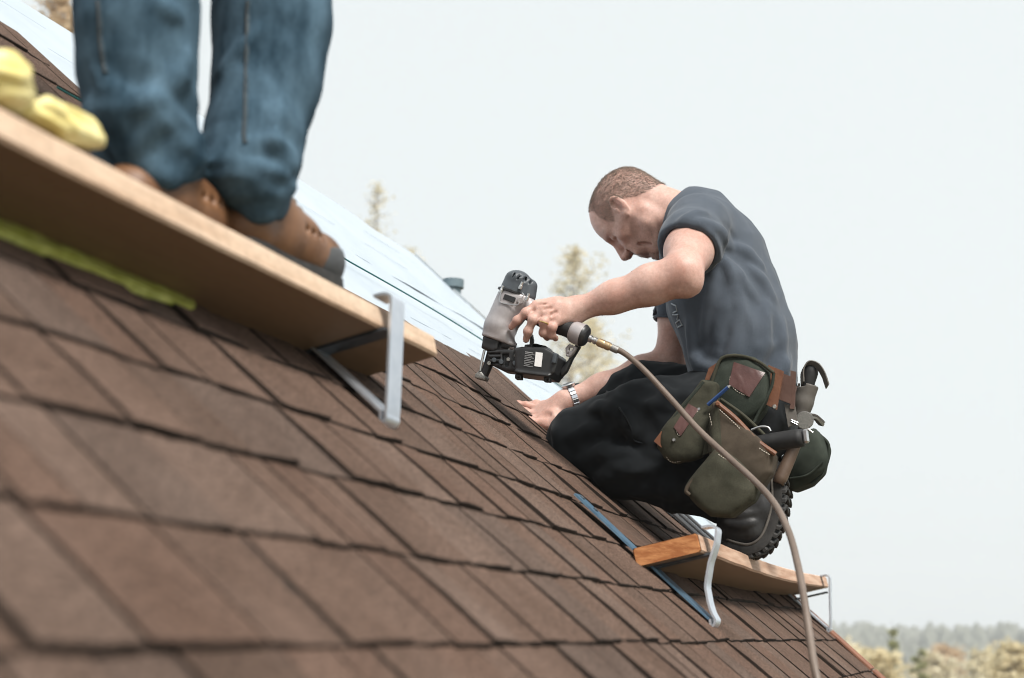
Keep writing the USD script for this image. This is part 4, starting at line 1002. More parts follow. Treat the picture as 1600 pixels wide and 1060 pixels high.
# --- boots: toes on the plank, heels up
def work_boot(dx, o=(0, 0), full=True):
    P_ = lambda px, py, q=0.0: m_(px + o[0], py + o[1], dx + q)
    ft_ = Field(P_(1275, 895) - [0.09, 0.0, 0.0], P_(1085, 690) + [0.09, 0.0, 0.0], 0.0036)
    ft_.chain([P_(1115, 776), P_(1150, 764)], [0.052, 0.054], 0.02); ft_.chain([P_(1150, 766), P_(1192, 752)], [0.052, 0.040], 0.02)
    ft_.chain([P_(1192, 754), P_(1186, 795), P_(1176, 828)], [0.042, 0.046, 0.046], 0.02); ft_.chain([P_(1152, 775), P_(1155, 812), P_(1160, 828)], [0.048, 0.046, 0.042], 0.02)
    ft_.chain([P_(1174, 830), P_(1150, 834), P_(1140, 836)], [0.043, 0.036, 0.031], 0.02, sx=1.15)
    for pix, r in (([(1132, 800), (1158, 806), (1180, 800)], .007), ([(1134, 818), (1158, 822), (1178, 816)], .006), ([(1130, 785), (1150, 792), (1176, 780)], .006)): ft_.fold([(a + o[0], b + o[1]) for a, b in pix], r, 0.012, 0.1)
    bt = part(man, 'boot', ft_.mesh(), 'boot_black', smooth=True)
    line = smooth_path([P_(a, b) for a, b in ((1208, 722), (1216, 750), (1217, 785), (1210, 820), (1197, 848), (1176, 860), (1150, 856), (1126, 845))], 56)
    n = len(line); W = np.interp(np.linspace(0, 1, n), [0, .04, .15, .35, .5, .62, .78, .9, .97, 1], [.020, .032, .038, .036, .040, .047, .050, .044, .030, .016]); T = np.gradient(line, axis=0); v, f, nn = [], [], []
    for i in range(n):
        q = unit(np.cross(unit(T[i]), [1.0, 0, 0])); q = q if (q @ (line[i] - P_(1165, 800))) > 0 else -q; nn.append(q)
        for s_, h_ in ((-1, -.010), (-1.05, .001), (-1, .012), (1, .012), (1.05, .001), (1, -.010)): v.append(line[i] + np.array([s_ * W[i], 0, 0]) + q * h_)
    for i in range(n - 1):
        for j in range(6):
            a, b = i * 6 + j, i * 6 + (j + 1) % 6; f += [[a, b, b + 6], [a, b + 6, a + 6]]
    e = (n - 1) * 6; f += [[0, j, j + 1] for j in range(1, 5)] + [[e, e + j + 1, e + j] for j in range(1, 5)]
    m = trimesh.Trimesh(np.array(v), np.array(f), process=False); m.fix_normals(); sl = part(bt, 'sole', m, 'sole_black', smooth=30)
    part(bt, 'welt', tube([line[i] + np.array([-W[i] * 1.0, 0, 0]) - nn[i] * 0.011 for i in range(1, n - 1)], 0.0034, 7), 'leather_grey', smooth=True)
    for i in range(3, n - 3, 3):
        for s_ in (-1, 1):
            c0 = line[i] + np.array([s_ * W[i] * 0.60, 0, 0]) + nn[i] * 0.0155; Dd = unit(T[i]); part(bt, 'lug', obox(c0, unit(np.array([1.0, 0, 0]) * s_ + Dd * 0.4), Dd, nn[i], W[i] * 0.84, 0.0115, 0.012, 0.002), 'sole_black', smooth=False)
    return bt
bootL = work_boot(-0.115)
work_boot(0.115, (6, -10))

# --- steel wristwatch on the far wrist
wc = wrR + 0.02 * unit(elR - wrR); wd_ = unit(elR - wrR); A_, B_, _ = frame_of(wd_)
wt = thing('wristwatch', 'steel link wristwatch on the wrist of the kneeling man\'s lowered hand', 'watch', wc)
for k in range(20):
    t = 2 * np.pi * k / 20; o = math.cos(t) * A_ + math.sin(t) * B_; tn = -math.sin(t) * A_ + math.cos(t) * B_
    part(wt, 'band_link', obox(wc + o * 0.0335, tn, wd_, o, 0.0094, 0.017, 0.0034, 0.001), 'steel' if k % 2 else 'galvanised', smooth=False)
up_o = unit(np.array([-0.35, 0.25, 0.9])); up_o = unit(up_o - wd_ * (up_o @ wd_))
part(wt, 'case', lathe(wc + up_o * 0.033, wc + up_o * 0.043, [(0, 0.017), (0.7, 0.019), (1, 0.016)], 24), 'steel'); part(wt, 'dial', lathe(wc + up_o * 0.0431, wc + up_o * 0.0436, [(0, 0.0145), (1, 0.0145)], 24), 'gun_black')

# ---------------------------------------------------------------- coil roofing nailer in the near hand
g3 = lambda px, py, o=0.0: onx(px, py, 3.13 + o)
gun = thing('nail_gun', 'grey and black coil roofing nail gun held nose down over the shingles', 'nail gun', g3(752, 592))
gx = np.array([1.0, 0, 0])
def gslab(poly, x0, x1, rad=0.006, h=0.0022, cuts=()):
    Q = np.array(yz(poly, 3.13)); lo = [3.13 + min(x0, x1) - 0.012, Q[:, 0].min() - 0.012, Q[:, 1].min() - 0.012]; hi = [3.13 + max(x0, x1) + 0.012, Q[:, 0].max() + 0.012, Q[:, 1].max() + 0.012]
    f = Field(lo, hi, h); f.slab(Q, 3.13 + x0, 3.13 + x1, rad)
    for poly2, a, b in cuts: f.slab(yz(poly2, 3.13), 3.13 + a, 3.13 + b, 0.002, 0.002, 'sub')
    return f.mesh()
# barrel
f_ = Field(g3(860, 590) - [0.06, 0.01, 0.01], g3(745, 430) + [0.06, 0.01, 0.01], 0.0022)
f_.chain([g3(800, 468), g3(782, 512), g3(776, 528)], [0.0375, 0.0395, 0.0365], 0.006)
f_.cone(g3(818, 462), g3(806, 490), 0.024, 0.026, 0.02); f_.cone(g3(822, 474), g3(842, 496), 0.021, 0.019, 0.015)
f_.cone(g3(790, 528, -0.01), g3(796, 538, -0.01), 0.020, 0.016, 0.012)
f_.plane(g3(803, 458), unit(g3(803, 458) - g3(776, 528))); f_.plane(g3(775, 533), unit(g3(776, 528) - g3(803, 458)))
part(gun, 'housing', f_.mesh(), 'magnesium', smooth=True)
up_ = unit(g3(803, 458) - g3(776, 528)); fw_ = unit(np.cross(gx, up_)); fw_ = fw_ if fw_[1] > 0 else -fw_      # fw_: towards picture left
# cap with its vents and rear bulge
f_ = Field(g3(850, 480) - [0.06, 0.01, 0.01], g3(770, 415) + [0.06, 0.01, 0.01], 0.002)
f_.chain([g3(803, 459), g3(808, 445)], [0.036, 0.034], 0.004); f_.ell(g3(811, 437), (0.034, 0.030, 0.017), np.array([gx, fw_, up_]), 0.008); f_.cone(g3(824, 462), g3(828, 448), 0.021, 0.018, 0.008)
f_.plane(g3(802, 461), -up_)
for k in range(4):
    c = g3(805 + 7.5 * k, 432.5 + 2.2 * k, -0.020); f_.box(c, (0.014, 0.0022, 0.007), np.array([gx, fw_, up_]), 0.001, 0.001, 'sub')
part(gun, 'cap', f_.mesh(), 'gun_grey', smooth=True)
part(gun, 'cap_flange', lathe(g3(802, 461), g3(803.5, 457), [(0, 0.0375), (0.2, 0.0405), (0.8, 0.0405), (1, 0.0375)], 30), 'gun_black')
for k, (a, b) in enumerate(((782, 458), (822, 470), (812, 452))):
    part(gun, 'bolt', lathe(g3(a, b, -0.034), g3(a, b, -0.034) + up_ * 0.018, [(0, 0.0048), (0.5, 0.0048), (0.55, 0.0036), (1, 0.0036)], 10), 'steel')
loop = [(783, 457), (781, 470), (786, 474), (808, 477), (812, 470), (818, 462), (816, 458)]
part(gun, 'wire_clip', tube(smooth_path([g3(a, b, -0.0395) for a, b in loop], 36), 0.0016, 6), 'steel')
part(gun, 'window', obox(g3(796, 466.5, -0.0375), fw_, up_, gx, 0.030, 0.013, 0.004, 0.001), 'gun_black', smooth=False)
part(gun, 'screw', lathe(g3(813, 470, -0.040), g3(813, 470, -0.032), [(0, 0.007), (0.4, 0.008), (1, 0.008)], 14), 'magnesium')
# nose: block, driver guide, contact foot
part(gun, 'nose_block', gslab([(760, 527), (786, 533), (782, 549), (776, 553), (757, 547)], -0.027, 0.027, 0.006), 'gun_black', smooth=True)
part(gun, 'feed_block', gslab([(786, 531), (806, 535), (803, 548), (787, 546)], -0.020, 0.015, 0.004), 'gun_black', smooth=True)
part(gun, 'driver_guide', gslab([(763, 548), (776, 551), (768, 574), (760, 592), (750, 587), (757, 570)], -0.010, 0.010, 0.004), 'gun_black', smooth=True)
part(gun, 'contact_foot', gslab([(745, 586), (752, 580), (757, 585), (762, 590), (760, 596), (752, 594), (744, 592)], -0.014, 0.014, 0.0025), 'steel_rough', smooth=True)
part(gun, 'guide_rail', tube([g3(757, 547, -0.014), g3(754, 560, -0.014), g3(750, 580, -0.013)], 0.0034, 8), 'steel')
f_ = Field(g3(816, 588) - [0.04, 0.0, 0.0], g3(752, 544) + [0.04, 0.0, 0.0], 0.002)
f_.slab(yz([(766, 551), (790, 548), (815, 549), (813, 585), (790, 582), (770, 572)], 3.13), 3.105, 3.155, 0.006)
for k in range(3): f_.slab(yz([(769, 555 + 7 * k), (787, 554.5 + 7 * k), (787, 557 + 7 * k), (769, 557.5 + 7 * k)], 3.13), 3.098, 3.112, 0.002, 0.002, 'sub')
f_.slab(yz([(790, 556), (800, 556), (799, 576), (790, 574)], 3.13), 3.095, 3.115, 0.003, 0.002, 'sub')
part(gun, 'feed_door', f_.mesh(), 'gun_black', smooth=True)
for a, b, r in ((772, 563, .006), (783, 566, .006), (794, 562, .005), (805, 568, .007), (806, 556, .005), (764, 568, .005)):
    part(gun, 'knob', lathe(g3(a, b, -0.034), g3(a, b, -0.020), [(0, r * .75), (0.3, r), (1, r)], 12), 'gun_grey' if r > .0055 else 'steel_rough')
part(gun, 'spring', tube([g3(800 + 5 * math.cos(t), 545 + 3 * math.sin(t) + t * 0.3, -0.022) for t in np.linspace(0, 30, 120)], 0.0010, 5), 'steel')
# coil magazine: drum, lid, feet
f_ = Field(g3(892, 605) - [0.05, 0.0, 0.0], g3(800, 535) + [0.06, 0.0, 0.0], 0.0022)
f_.slab(yz([(810, 548), (822, 546), (858, 547), (877, 557), (880, 563), (873, 587), (866, 592), (812, 586)], 3.13), 3.092, 3.172, 0.007)
f_.slab(yz([(824, 541), (840, 539), (857, 543), (860, 549), (822, 548)], 3.13), 3.108, 3.160, 0.004)
f_.slab(yz([(810, 583), (868, 590), (865, 594), (811, 587)], 3.13), 3.088, 3.176, 0.003)
f_.slab(yz([(836, 541.5), (850, 542.5), (849, 545), (836, 544)], 3.13), 3.090, 3.125, 0.002, 0.002, 'sub')
part(gun, 'magazine', f_.mesh(), 'gun_black', smooth=True)
for a, b in ((815.5, 592.5), (860, 596.5)):
    part(gun, 'foot', gslab([(a - 5, b - 5), (a + 5, b - 4), (a + 5, b + 4), (a - 5, b + 3.5)], -0.030, -0.012, 0.002, cuts=(([(a - 1, b), (a + 2, b), (a + 2, b + 2), (a - 1, b + 2)], -0.04, 0.0),)), 'gun_black', smooth=True)
part(gun, 'latch', gslab([(873, 556), (880, 558), (876, 574), (870, 573)], -0.046, -0.030, 0.003), 'gun_grey', smooth=True)
lab = lambda a, b, o=-0.0394: g3(a, b, o)
part(gun, 'rating_label', obox((lab(838, 549) + lab(845, 575)) / 2 + [0, 0, 0], lab(851, 552) - lab(838, 550), lab(838, 550) - lab(835.5, 574), gx, 0.0175, 0.0335, 0.0006), 'label_white', smooth=False)
LX = unit(lab(851, 552) - lab(838, 550)); LY = unit(lab(838, 550) - lab(835.5, 574)); fine_ = []
for k in range(9):
    q = lab(820.5 - 0.25 * k, 550.0 + 2.65 * k); L0 = [0.020, 0.024, 0.018, 0.023, 0.016, 0.024, 0.021, 0.014, 0.022][k]
    fine_.append(obox(q + LX * L0 / 2, LX, LY, gx, L0, 0.0011 if k else 0.0018, 0.0006))
part(gun, 'fine_print', cat_(fine_), 'print_grey', smooth=False, kind='stuff')
# handle, trigger, end cap, air inlet, stay down to the magazine
f_ = Field(g3(925, 555) - [0.04, 0.0, 0.0], g3(815, 470) + [0.04, 0.0, 0.0], 0.0022)
f_.chain([g3(830, 490), g3(850, 499), g3(875, 509), g3(896, 518)], [0.021, 0.0185, 0.0185, 0.021], 0.012, sx=1.05)
part(gun, 'grip', f_.mesh(), 'rubber', smooth=True)
ea, eb = g3(893, 517.5), g3(922, 529); ed = unit(eb - ea)
part(gun, 'end_cap', lathe(ea, eb, [(0, 0.022), (0.12, 0.0255), (0.55, 0.0275), (0.62, 0.0275)], 30), 'magnesium')
part(gun, 'end_plug', lathe(ea + ed * 0.0268, ea + ed * 0.0415, [(0, 0.0270), (0.5, 0.0262), (0.9, 0.022), (1, 0.018)], 30), 'gun_black')
part(gun, 'trigger', gslab([(826, 521), (832, 522), (834, 532), (832, 542), (828.5, 540), (829, 530)], -0.008, 0.008, 0.0025), 'gun_black', smooth=True)
part(gun, 'trigger_pin', lathe(g3(830, 524, -0.014), g3(830, 524, 0.014), [(0, 0.003), (1, 0.003)], 8), 'steel')
part(gun, 'stay_plate', gslab([(884, 544), (890, 538), (902, 543), (899, 550), (891, 559), (885, 557)], -0.006, 0.006, 0.003, cuts=(([(890.5, 543), (896, 543.5), (894.5, 549), (889.5, 548.5)], -0.02, 0.02), ([(887.5, 552), (889.5, 552), (889, 554.5), (887, 554.5)], -0.02, 0.02))), 'magnesium', smooth=True)
part(gun, 'stay', gslab([(899, 534), (905, 541), (893, 560), (884, 580), (876, 588), (872, 580), (886, 562), (893, 548)], 0.004, 0.022, 0.004), 'gun_black', smooth=True)
ia, ib = g3(921, 529), g3(934, 534.5); part(gun, 'air_inlet', lathe(ia, ib, [(0, 0.009), (0.25, 0.009), (0.3, 0.006), (0.5, 0.006), (0.55, 0.0085), (0.8, 0.0085), (0.85, 0.0065), (1, 0.0065)], 16), 'steel')

# ---------------------------------------------------------------- air hose
hose_px = [(955, 543, 3.13), (975, 552, 3.13), (1005, 577, 3.12), (1045, 620, 3.10), (1090, 670, 3.06), (1135, 712, 3.00), (1175, 748, 2.92), (1208, 784, 2.84), (1232, 830, 2.76), (1247, 885, 2.68), (1257, 940, 2.62), (1266, 1000, 2.57), (1277, 1062, 2.52)]
hp_ = [onx(a, b, c) for a, b, c in hose_px]; hp_ += [hp_[-1] + [-0.04, -0.035, -0.10], hp_[-1] + [-0.10, -0.16, -0.25], hp_[-1] + [-0.16, -0.22, -0.75], hp_[-1] + [-0.2, -0.2, -1.9]]
hs = thing('air_hose', 'tan rubber air hose hanging from the nail gun down past the lower plank', 'hose', hp_[-1])
part(hs, 'hose_line', tube(smooth_path(hp_, 150), 0.0069, 14), 'hose_rubber', smooth=True)
part(hs, 'coupler', lathe(g3(934, 534.5), g3(957, 544), [(0, 0.0085), (0.08, 0.0100), (0.45, 0.0100), (0.5, 0.0088), (0.55, 0.0100), (0.8, 0.0100), (0.85, 0.0078), (1, 0.0078)], 18), 'brass')
part(hs, 'ferrule', lathe(g3(956, 543.5), g3(966, 548), [(0, 0.0086), (0.9, 0.0088), (1, 0.0076)], 16), 'steel_rough')

# ---------------------------------------------------------------- tool belt with its pouches
tb = thing('tool_belt', 'tool belt of green canvas pouches with brown leather trim round the kneeling man\'s waist', 'tool belt', m_(1150, 800, -0.2))
def cushion(poly, x0, x1, rad=0.012, h=0.003, rump=0.0022, hollow=None, seed=1, bulge=None):
    Q = np.array(yz(poly, (x0 + x1) / 2)); e = 0.02
    f = Field([min(x0, x1) - e - 0.02, Q[:, 0].min() - e, Q[:, 1].min() - e], [max(x0, x1) + e, Q[:, 0].max() + e, Q[:, 1].max() + e], h)
    f.slab(Q, x0, x1, rad, 0.006)
    if bulge: f.ell(onx(bulge[0], bulge[1], min(x0, x1) + 0.004), (bulge[3], bulge[2], bulge[2] * bulge[4] if len(bulge) > 4 else bulge[2]), None, 0.03)
    if hollow: f.slab(yz(hollow, (x0 + x1) / 2), min(x0, x1) + 0.006, max(x0, x1) - 0.006, 0.006, 0.004, 'sub')
    if rump: f.wrinkle(rump * 1.8, [[10.0, 0, 0], [0, 9.0, -7.0], [0, 7.0, 14.0]], seed, 1.8); f.rumple(rump * 0.6, 24.0, seed)
    return f
def rim(pix, x, r=0.0035, n=30): return tube(smooth_path([onx(a, b, x) for a, b in pix], n), r, 8)
def stitches(parent, pix, x, mat_='thread', step=0.0060, r=0.0010, field=None):
    P = smooth_path([(lambda w: onx(a, b, x) if w is None else w - unit(w) * 0.0008)(field.hit(a, b) if field else None) for a, b in pix], 60); d = np.r_[0, np.cumsum(np.linalg.norm(np.diff(P, axis=0), axis=1))]; out = []
    at = lambda s: np.array([np.interp(s, d, P[:, i]) for i in range(3)])
    for s in np.arange(0.001, d[-1] - 0.004, step): out.append(tube([at(s), at(s + step * 0.6)], r, 5))
    if out: part(parent, 'stitching', cat_(out), mat_, smooth=False, kind='stuff')
# waist strap round the hips
bc = m_(1166, 612); wp = []
tl = unit(np.array([0, -0.98, -0.20])); 
for t in np.linspace(0, 2 * np.pi, 73):
    wp.append(bc + np.array([-0.172 * math.cos(t), 0, 0]) + 0.140 * math.sin(t) * tl + np.array([0, 0.0, 0.0]))
ws = np.array(wp); vv = []
bn = unit(np.cross(tl, [1.0, 0, 0])); bn = bn if bn[2] > 0 else -bn
for i, q in enumerate(ws):
    o = unit(q - bc) * 0.004
    for a, b in ((-1, 0), (-1, 1), (1, 1), (1, 0)): vv.append(q + bn * a * 0.024 + o * b)
ff = []
for i in range(len(ws) - 1):
    for j in range(4):
        a, b = 4 * i + j, 4 * i + (j + 1) % 4; ff += [[a, b, b + 4], [a, b + 4, a + 4]]
m = trimesh.Trimesh(np.array(vv), np.array(ff), process=False); m.fix_normals(); part(tb, 'belt', m, 'leather_brown', smooth=50)
# upper nail bag with the maroon patch
f_ = cushion([(1128, 560), (1152, 555), (1182, 563), (1210, 583), (1206, 610), (1196, 640), (1180, 662), (1150, 668), (1112, 655), (1108, 622), (1114, 592)], 3.285, 3.375, 0.020, bulge=(1160, 612, 0.050, 0.0136), seed=2)
up_bag = part(tb, 'upper_pouch', f_.mesh(), 'canvas_green', smooth=True)
part(up_bag, 'binding', rim([(1112, 598), (1126, 562), (1152, 556), (1182, 564), (1209, 583)], 3.283, 0.0040), 'canvas_olive'); part(up_bag, 'binding', rim([(1209, 583), (1205, 606), (1188, 640), (1178, 660)], 3.285, 0.0036), 'canvas_green')
def patch(parent, name, pix, field, material, lift=0.0012, th=0.0022, n=9, fallback=3.27):
    """A flat piece (leather, canvas) following the surface under it: bilinear grid over four corners."""
    A, B, C, D = [np.array(q, float) for q in pix]; v = []
    for i in range(n):
        for j in range(n):
            u, w = i / (n - 1), j / (n - 1); q = A * (1 - u) * (1 - w) + B * u * (1 - w) + C * u * w + D * (1 - u) * w
            P = field.hit(*q) if field is not None else None
            P = onx(q[0], q[1], fallback) if P is None else P; v.append(P)
    V = np.array(v); xs = V[:, 0].copy(); med = np.median(xs); V = np.array([p * (np.clip(p[0], med - 0.03, med + 0.03) / p[0]) for p in V])
    o = np.array([-1.0, 0, 0]); T = V + o * (lift + th); Bm = V + o * (lift - 0.004); N = n * n; f = []
    for i in range(n - 1):
        for j in range(n - 1):
            a, b, c, d = i * n + j, (i + 1) * n + j, (i + 1) * n + j + 1, i * n + j + 1
            f += [[a, c, b], [a, d, c], [N + a, N + b, N + c], [N + a, N + c, N + d]]
    per = [i * n for i in range(n)] + [(n - 1) * n + j for j in range(1, n)] + [i * n + n - 1 for i in range(n - 2, -1, -1)] + [j for j in range(n - 2, 0, -1)]
    for a, b in zip(per, per[1:] + per[:1]): f += [[a, b, N + b], [a, N + b, N + a]]
    m = trimesh.Trimesh(np.vstack([T, Bm]), np.array(f), process=False); m.fix_normals(); return part(parent, name, m, material, smooth=35)
patch(up_bag, 'leather_patch', [(1147, 566), (1196, 583), (1171, 621), (1139, 601)], f_, 'leather_maroon')
stitches(up_bag, [(1148, 568), (1194, 584), (1171, 618), (1141, 600), (1148, 568)], 3.265, field=f_)
ls = patch(tb, 'leather_strap', [(1201, 571), (1225, 581), (1214, 641), (1190, 629)], None, 'leather_tan', fallback=3.300, th=0.004); part(ls, 'rivet', lathe(onx(1210, 636, 3.292), onx(1210, 636, 3.299), [(0, 0.004), (0.5, 0.0062), (1, 0.0062)], 12), 'steel')
patch(tb, 'leather_strap', [(1108, 576), (1131, 561), (1122, 596), (1102, 594)], None, 'leather_tan', fallback=3.315, th=0.004)
patch(tb, 'belt_loop', [(1222, 584), (1239, 590), (1236, 632), (1218, 625)], None, 'leather_brown', fallback=3.330, th=0.006); patch(tb, 'belt_loop', [(1236, 580), (1244, 582), (1242, 640), (1235, 640)], None, 'leather_brown', fallback=3.335, th=0.008)
patch(tb, 'buckle_strap', [(1226, 632), (1243, 636), (1246, 660), (1232, 668)], None, 'leather_grey', fallback=3.335, th=0.004); part(tb, 'buckle', tube([onx(a, b, 3.328) for a, b in ((1236, 656), (1247, 661), (1246, 664), (1236, 659))], 0.0016, 6), 'steel')
# left side panel with the small leather pocket
f_ = cushion([(1100, 596), (1122, 601), (1123, 628), (1118, 668), (1096, 712), (1056, 725), (1040, 717), (1030, 700), (1036, 676), (1062, 640)], 3.235, 3.300, 0.014, bulge=(1078, 686, 0.045, 0.0124), seed=3)
side = part(tb, 'side_pouch', f_.mesh(), 'canvas_olive', smooth=True)
part(side, 'binding', rim([(1100, 597), (1064, 640), (1038, 675), (1031, 698)], 3.238, 0.0042), 'canvas_green')
patch(side, 'leather_pocket', [(1076, 631), (1092, 640), (1064, 682), (1053, 668)], f_, 'leather_maroon'); stitches(side, [(1091, 642), (1064, 680), (1055, 670)], 3.225, field=f_)
patch(side, 'leather_corner', [(1034, 674), (1040, 680), (1034, 700), (1022, 690)], None, 'leather_tan', fallback=3.236)
stitches(side, [(1034, 678), (1042, 715), (1058, 722), (1094, 708)], 3.225, field=f_)
for a, b in ((1053, 688), (1092, 640)): part(side, 'rivet', lathe(f_.hit(a, b) + [-0.004, 0, 0], f_.hit(a, b) + [0.002, 0, 0], [(0, 0.0030), (0.5, 0.0050), (1, 0.005)], 12), 'steel')
# middle pouch, open at its leather rim
f_ = cushion([(1116, 632), (1122, 629), (1150, 650), (1185, 684), (1213, 708), (1208, 740), (1186, 770), (1150, 760), (1116, 716), (1112, 680)], 3.190, 3.275, 0.016, bulge=(1150, 712, 0.050, 0.0124), seed=4, hollow=[(1130, 622), (1225, 700), (1215, 712), (1180, 696), (1150, 664), (1128, 640)])
mid = part(tb, 'middle_pouch', f_.mesh(), 'canvas_brown', smooth=True)
part(mid, 'leather_rim', rim([(1119, 629), (1150, 655), (1182, 688), (1212, 710)], 3.190, 0.0058), 'leather_tan'); part(mid, 'binding', rim([(1126, 624), (1160, 648), (1190, 676), (1214, 700)], 3.262, 0.0042), 'canvas_olive')
stitches(mid, [(1124, 640), (1150, 664), (1182, 697), (1206, 713)], 3.183); part(mid, 'rivet', lathe(onx(1121, 631, 3.178), onx(1121, 631, 3.186), [(0, 0.0036), (0.5, 0.0056), (1, 0.0056)], 12), 'leather_tan')
patch(mid, 'canvas_flap', [(1112, 640), (1124, 636), (1128, 700), (1098, 712)], f_, 'canvas_olive'); stitches(mid, [(1108, 646), (1114, 670), (1127, 696)], 3.18, field=f_)
# lower pouch
f_ = cushion([(1125, 701), (1150, 716), (1172, 738), (1190, 760), (1180, 782), (1146, 809), (1114, 806), (1086, 782), (1072, 764)], 3.165, 3.240, 0.016, bulge=(1128, 762, 0.048, 0.0112), seed=6, hollow=[(1134, 694), (1200, 750), (1188, 766), (1172, 748), (1148, 724)])
low = part(tb, 'lower_pouch', f_.mesh(), 'canvas_olive', smooth=True)
part(low, 'binding', rim([(1124, 702), (1150, 720), (1170, 740), (1188, 761)], 3.166, 0.0044), 'canvas_olive'); part(low, 'binding', rim([(1124, 702), (1098, 734), (1073, 764), (1078, 774)], 3.168, 0.0046), 'canvas_brown')
stitches(low, [(1122, 710), (1148, 728), (1166, 746), (1182, 764)], 3.155, field=f_)
# sheath with its keeper strap, at the man's back
f_ = Field(onx(1290, 690, 3.40) - [0.06, 0, 0], onx(1225, 580, 3.40) + [0.06, 0, 0], 0.0026)
f_.chain([onx(1263, 603, 3.40), onx(1255, 630, 3.40), onx(1250, 654, 3.40)], [0.0245, 0.0225, 0.019], 0.01); f_.cone(onx(1266, 590, 3.40), onx(1262, 606, 3.40), 0.019, 0.020, 0.003, 'sub'); f_.plane(onx(1264, 601, 3.40), np.array([0, -0.25, 0.97]))
sh = part(tb, 'tool_sheath', f_.mesh(), 'leather_grey', smooth=True)
part(sh, 'keeper_strap', flatbar(smooth_path([onx(a, b, 3.385) for a, b in ((1254, 600), (1254, 580), (1262, 568), (1276, 571), (1286, 584), (1293, 604))], 40), [0.7, 0.45, -0.5], 0.018, 0.003), 'leather_grey', smooth=40)
part(tb, 'hammer_loop', flatbar(smooth_path([onx(a, b, 3.38) for a, b in ((1262, 648), (1276, 650), (1288, 660))], 20), [1, 0, 0], 0.018, 0.004), 'leather_grey', smooth=40)
# rear pouch on his other hip
f_ = cushion([(1232, 700), (1250, 682), (1276, 672), (1292, 688), (1296, 702), (1288, 738), (1270, 758), (1244, 768), (1230, 764), (1222, 740)], 3.56, 3.68, 0.030, h=0.0035, bulge=(1262, 716, 0.045, 0.0161), seed=8)
rp = part(tb, 'rear_pouch', f_.mesh(), 'canvas_green', smooth=True); part(rp, 'binding', rim([(1270, 675), (1290, 688), (1295, 704), (1287, 738), (1268, 757)], 3.575, 0.0040), 'canvas_green'); part(rp, 'binding', rim([(1234, 748), (1262, 742), (1286, 722)], 3.548, 0.0026), 'canvas_green')

# ---------------------------------------------------------------- tools in the belt
k_ = thing('knife', 'black handled knife standing in the leather sheath at the man\'s back', 'knife', onx(1262, 606, 3.40)); part(k_, 'handle', lathe(onx(1258, 622, 3.40), onx(1269, 571, 3.40), [(0, 0.014), (0.5, 0.016), (0.75, 0.0185), (0.92, 0.016), (1, 0.010)], 18), 'rubber', smooth=True)
part(k_, 'bolster', lathe(onx(1257, 626, 3.40), onx(1258, 621, 3.40), [(0, 0.015), (1, 0.015)], 14), 'steel')
h_ = thing('hammer', 'hammer with round steel face and wooden handle hanging behind the man\'s hip', 'hammer', onx(1218, 758, 3.42))
hd = unit(onx(1259, 656, 3.38) - onx(1259, 656, 3.48)); part(h_, 'head', lathe(onx(1259, 656, 3.46), onx(1257, 657, 3.365), [(0, 0.012), (0.35, 0.013), (0.5, 0.016), (0.62, 0.013), (0.75, 0.0195), (0.95, 0.0215), (1, 0.020)], 26), 'steel_rough')
part(h_, 'claw', flatbar(smooth_path([onx(1262, 654, 3.44), onx(1272, 652, 3.46), onx(1284, 664, 3.50)], 20), [0.6, 0.5, 0.2], 0.020, 0.007), 'steel_rough', smooth=40)
part(h_, 'handle', lathe(onx(1259, 660, 3.43), onx(1216, 756, 3.40), [(0, 0.010), (0.2, 0.012), (0.6, 0.0150), (0.9, 0.0165), (1, 0.014)], 18), 'wood_handle', smooth=True)
n_ = thing('nail_puller', 'thick black gripped tool lying across the middle pouch, steel clip at its end', 'hand tool', onx(1190, 700, 3.25)); na_, nb_ = onx(1172, 696, 3.255), onx(1255, 684, 3.235)
part(n_, 'grip', lathe(na_, nb_, [(0, 0.018), (0.3, 0.0205), (0.9, 0.0215), (1, 0.020)], 22), 'rubber', smooth=True)
nd = unit(nb_ - na_); part(n_, 'clip', obox(nb_ + nd * 0.006 + [0, 0, 0.002], nd, [1.0, 0, 0], np.cross(nd, [1.0, 0, 0]), 0.012, 0.022, 0.030, 0.003), 'steel', smooth=False); part(n_, 'hook', tube(smooth_path([onx(a, b, 3.235) for a, b in ((1174, 672), (1188, 667), (1200, 668), (1204, 674))], 16), 0.0026, 8), 'steel'); part(n_, 'clip_wire', tube([onx(a, b, 3.225) for a, b in ((1256, 673), (1263, 671), (1270, 676))], 0.0018, 6), 'steel')
p_ = thing('pencil', 'blue carpenter\'s pencil sticking up out of the side pouch', 'pencil', onx(1105, 634, 3.225)); part(p_, 'shaft', lathe(onx(1106, 633, 3.222), onx(1138, 605, 3.212), [(0, 0.0044), (1, 0.0044)], 6), 'blue_pencil', smooth=False); part(p_, 'tip', lathe(onx(1138, 605, 3.212), onx(1141, 602.5, 3.211), [(0, 0.0044), (1, 0.002)], 8), 'steel')

# ---------------------------------------------------------------- the standing worker in jeans (only his shins and boots are in the picture)
YB = 0.955                                              # line of his feet on the plank
def zt(y): return 0.4535 + 0.038 * 0.974 - (y - 0.891) * 0.231 + 0.002
b_ = lambda px, py, o=0.0: ony(px, py, YB + o)
wk = thing('person', 'worker in faded blue jeans and brown boots standing on the long plank', 'person', b_(330, 300))
AX = b_(235, 240)[0] + 0.03; BX = b_(400, 270)[0] + 0.01
hipz = 0.49 + 0.90; pel = np.array([(AX + BX) / 2 - 0.03, YB + 0.04, hipz])
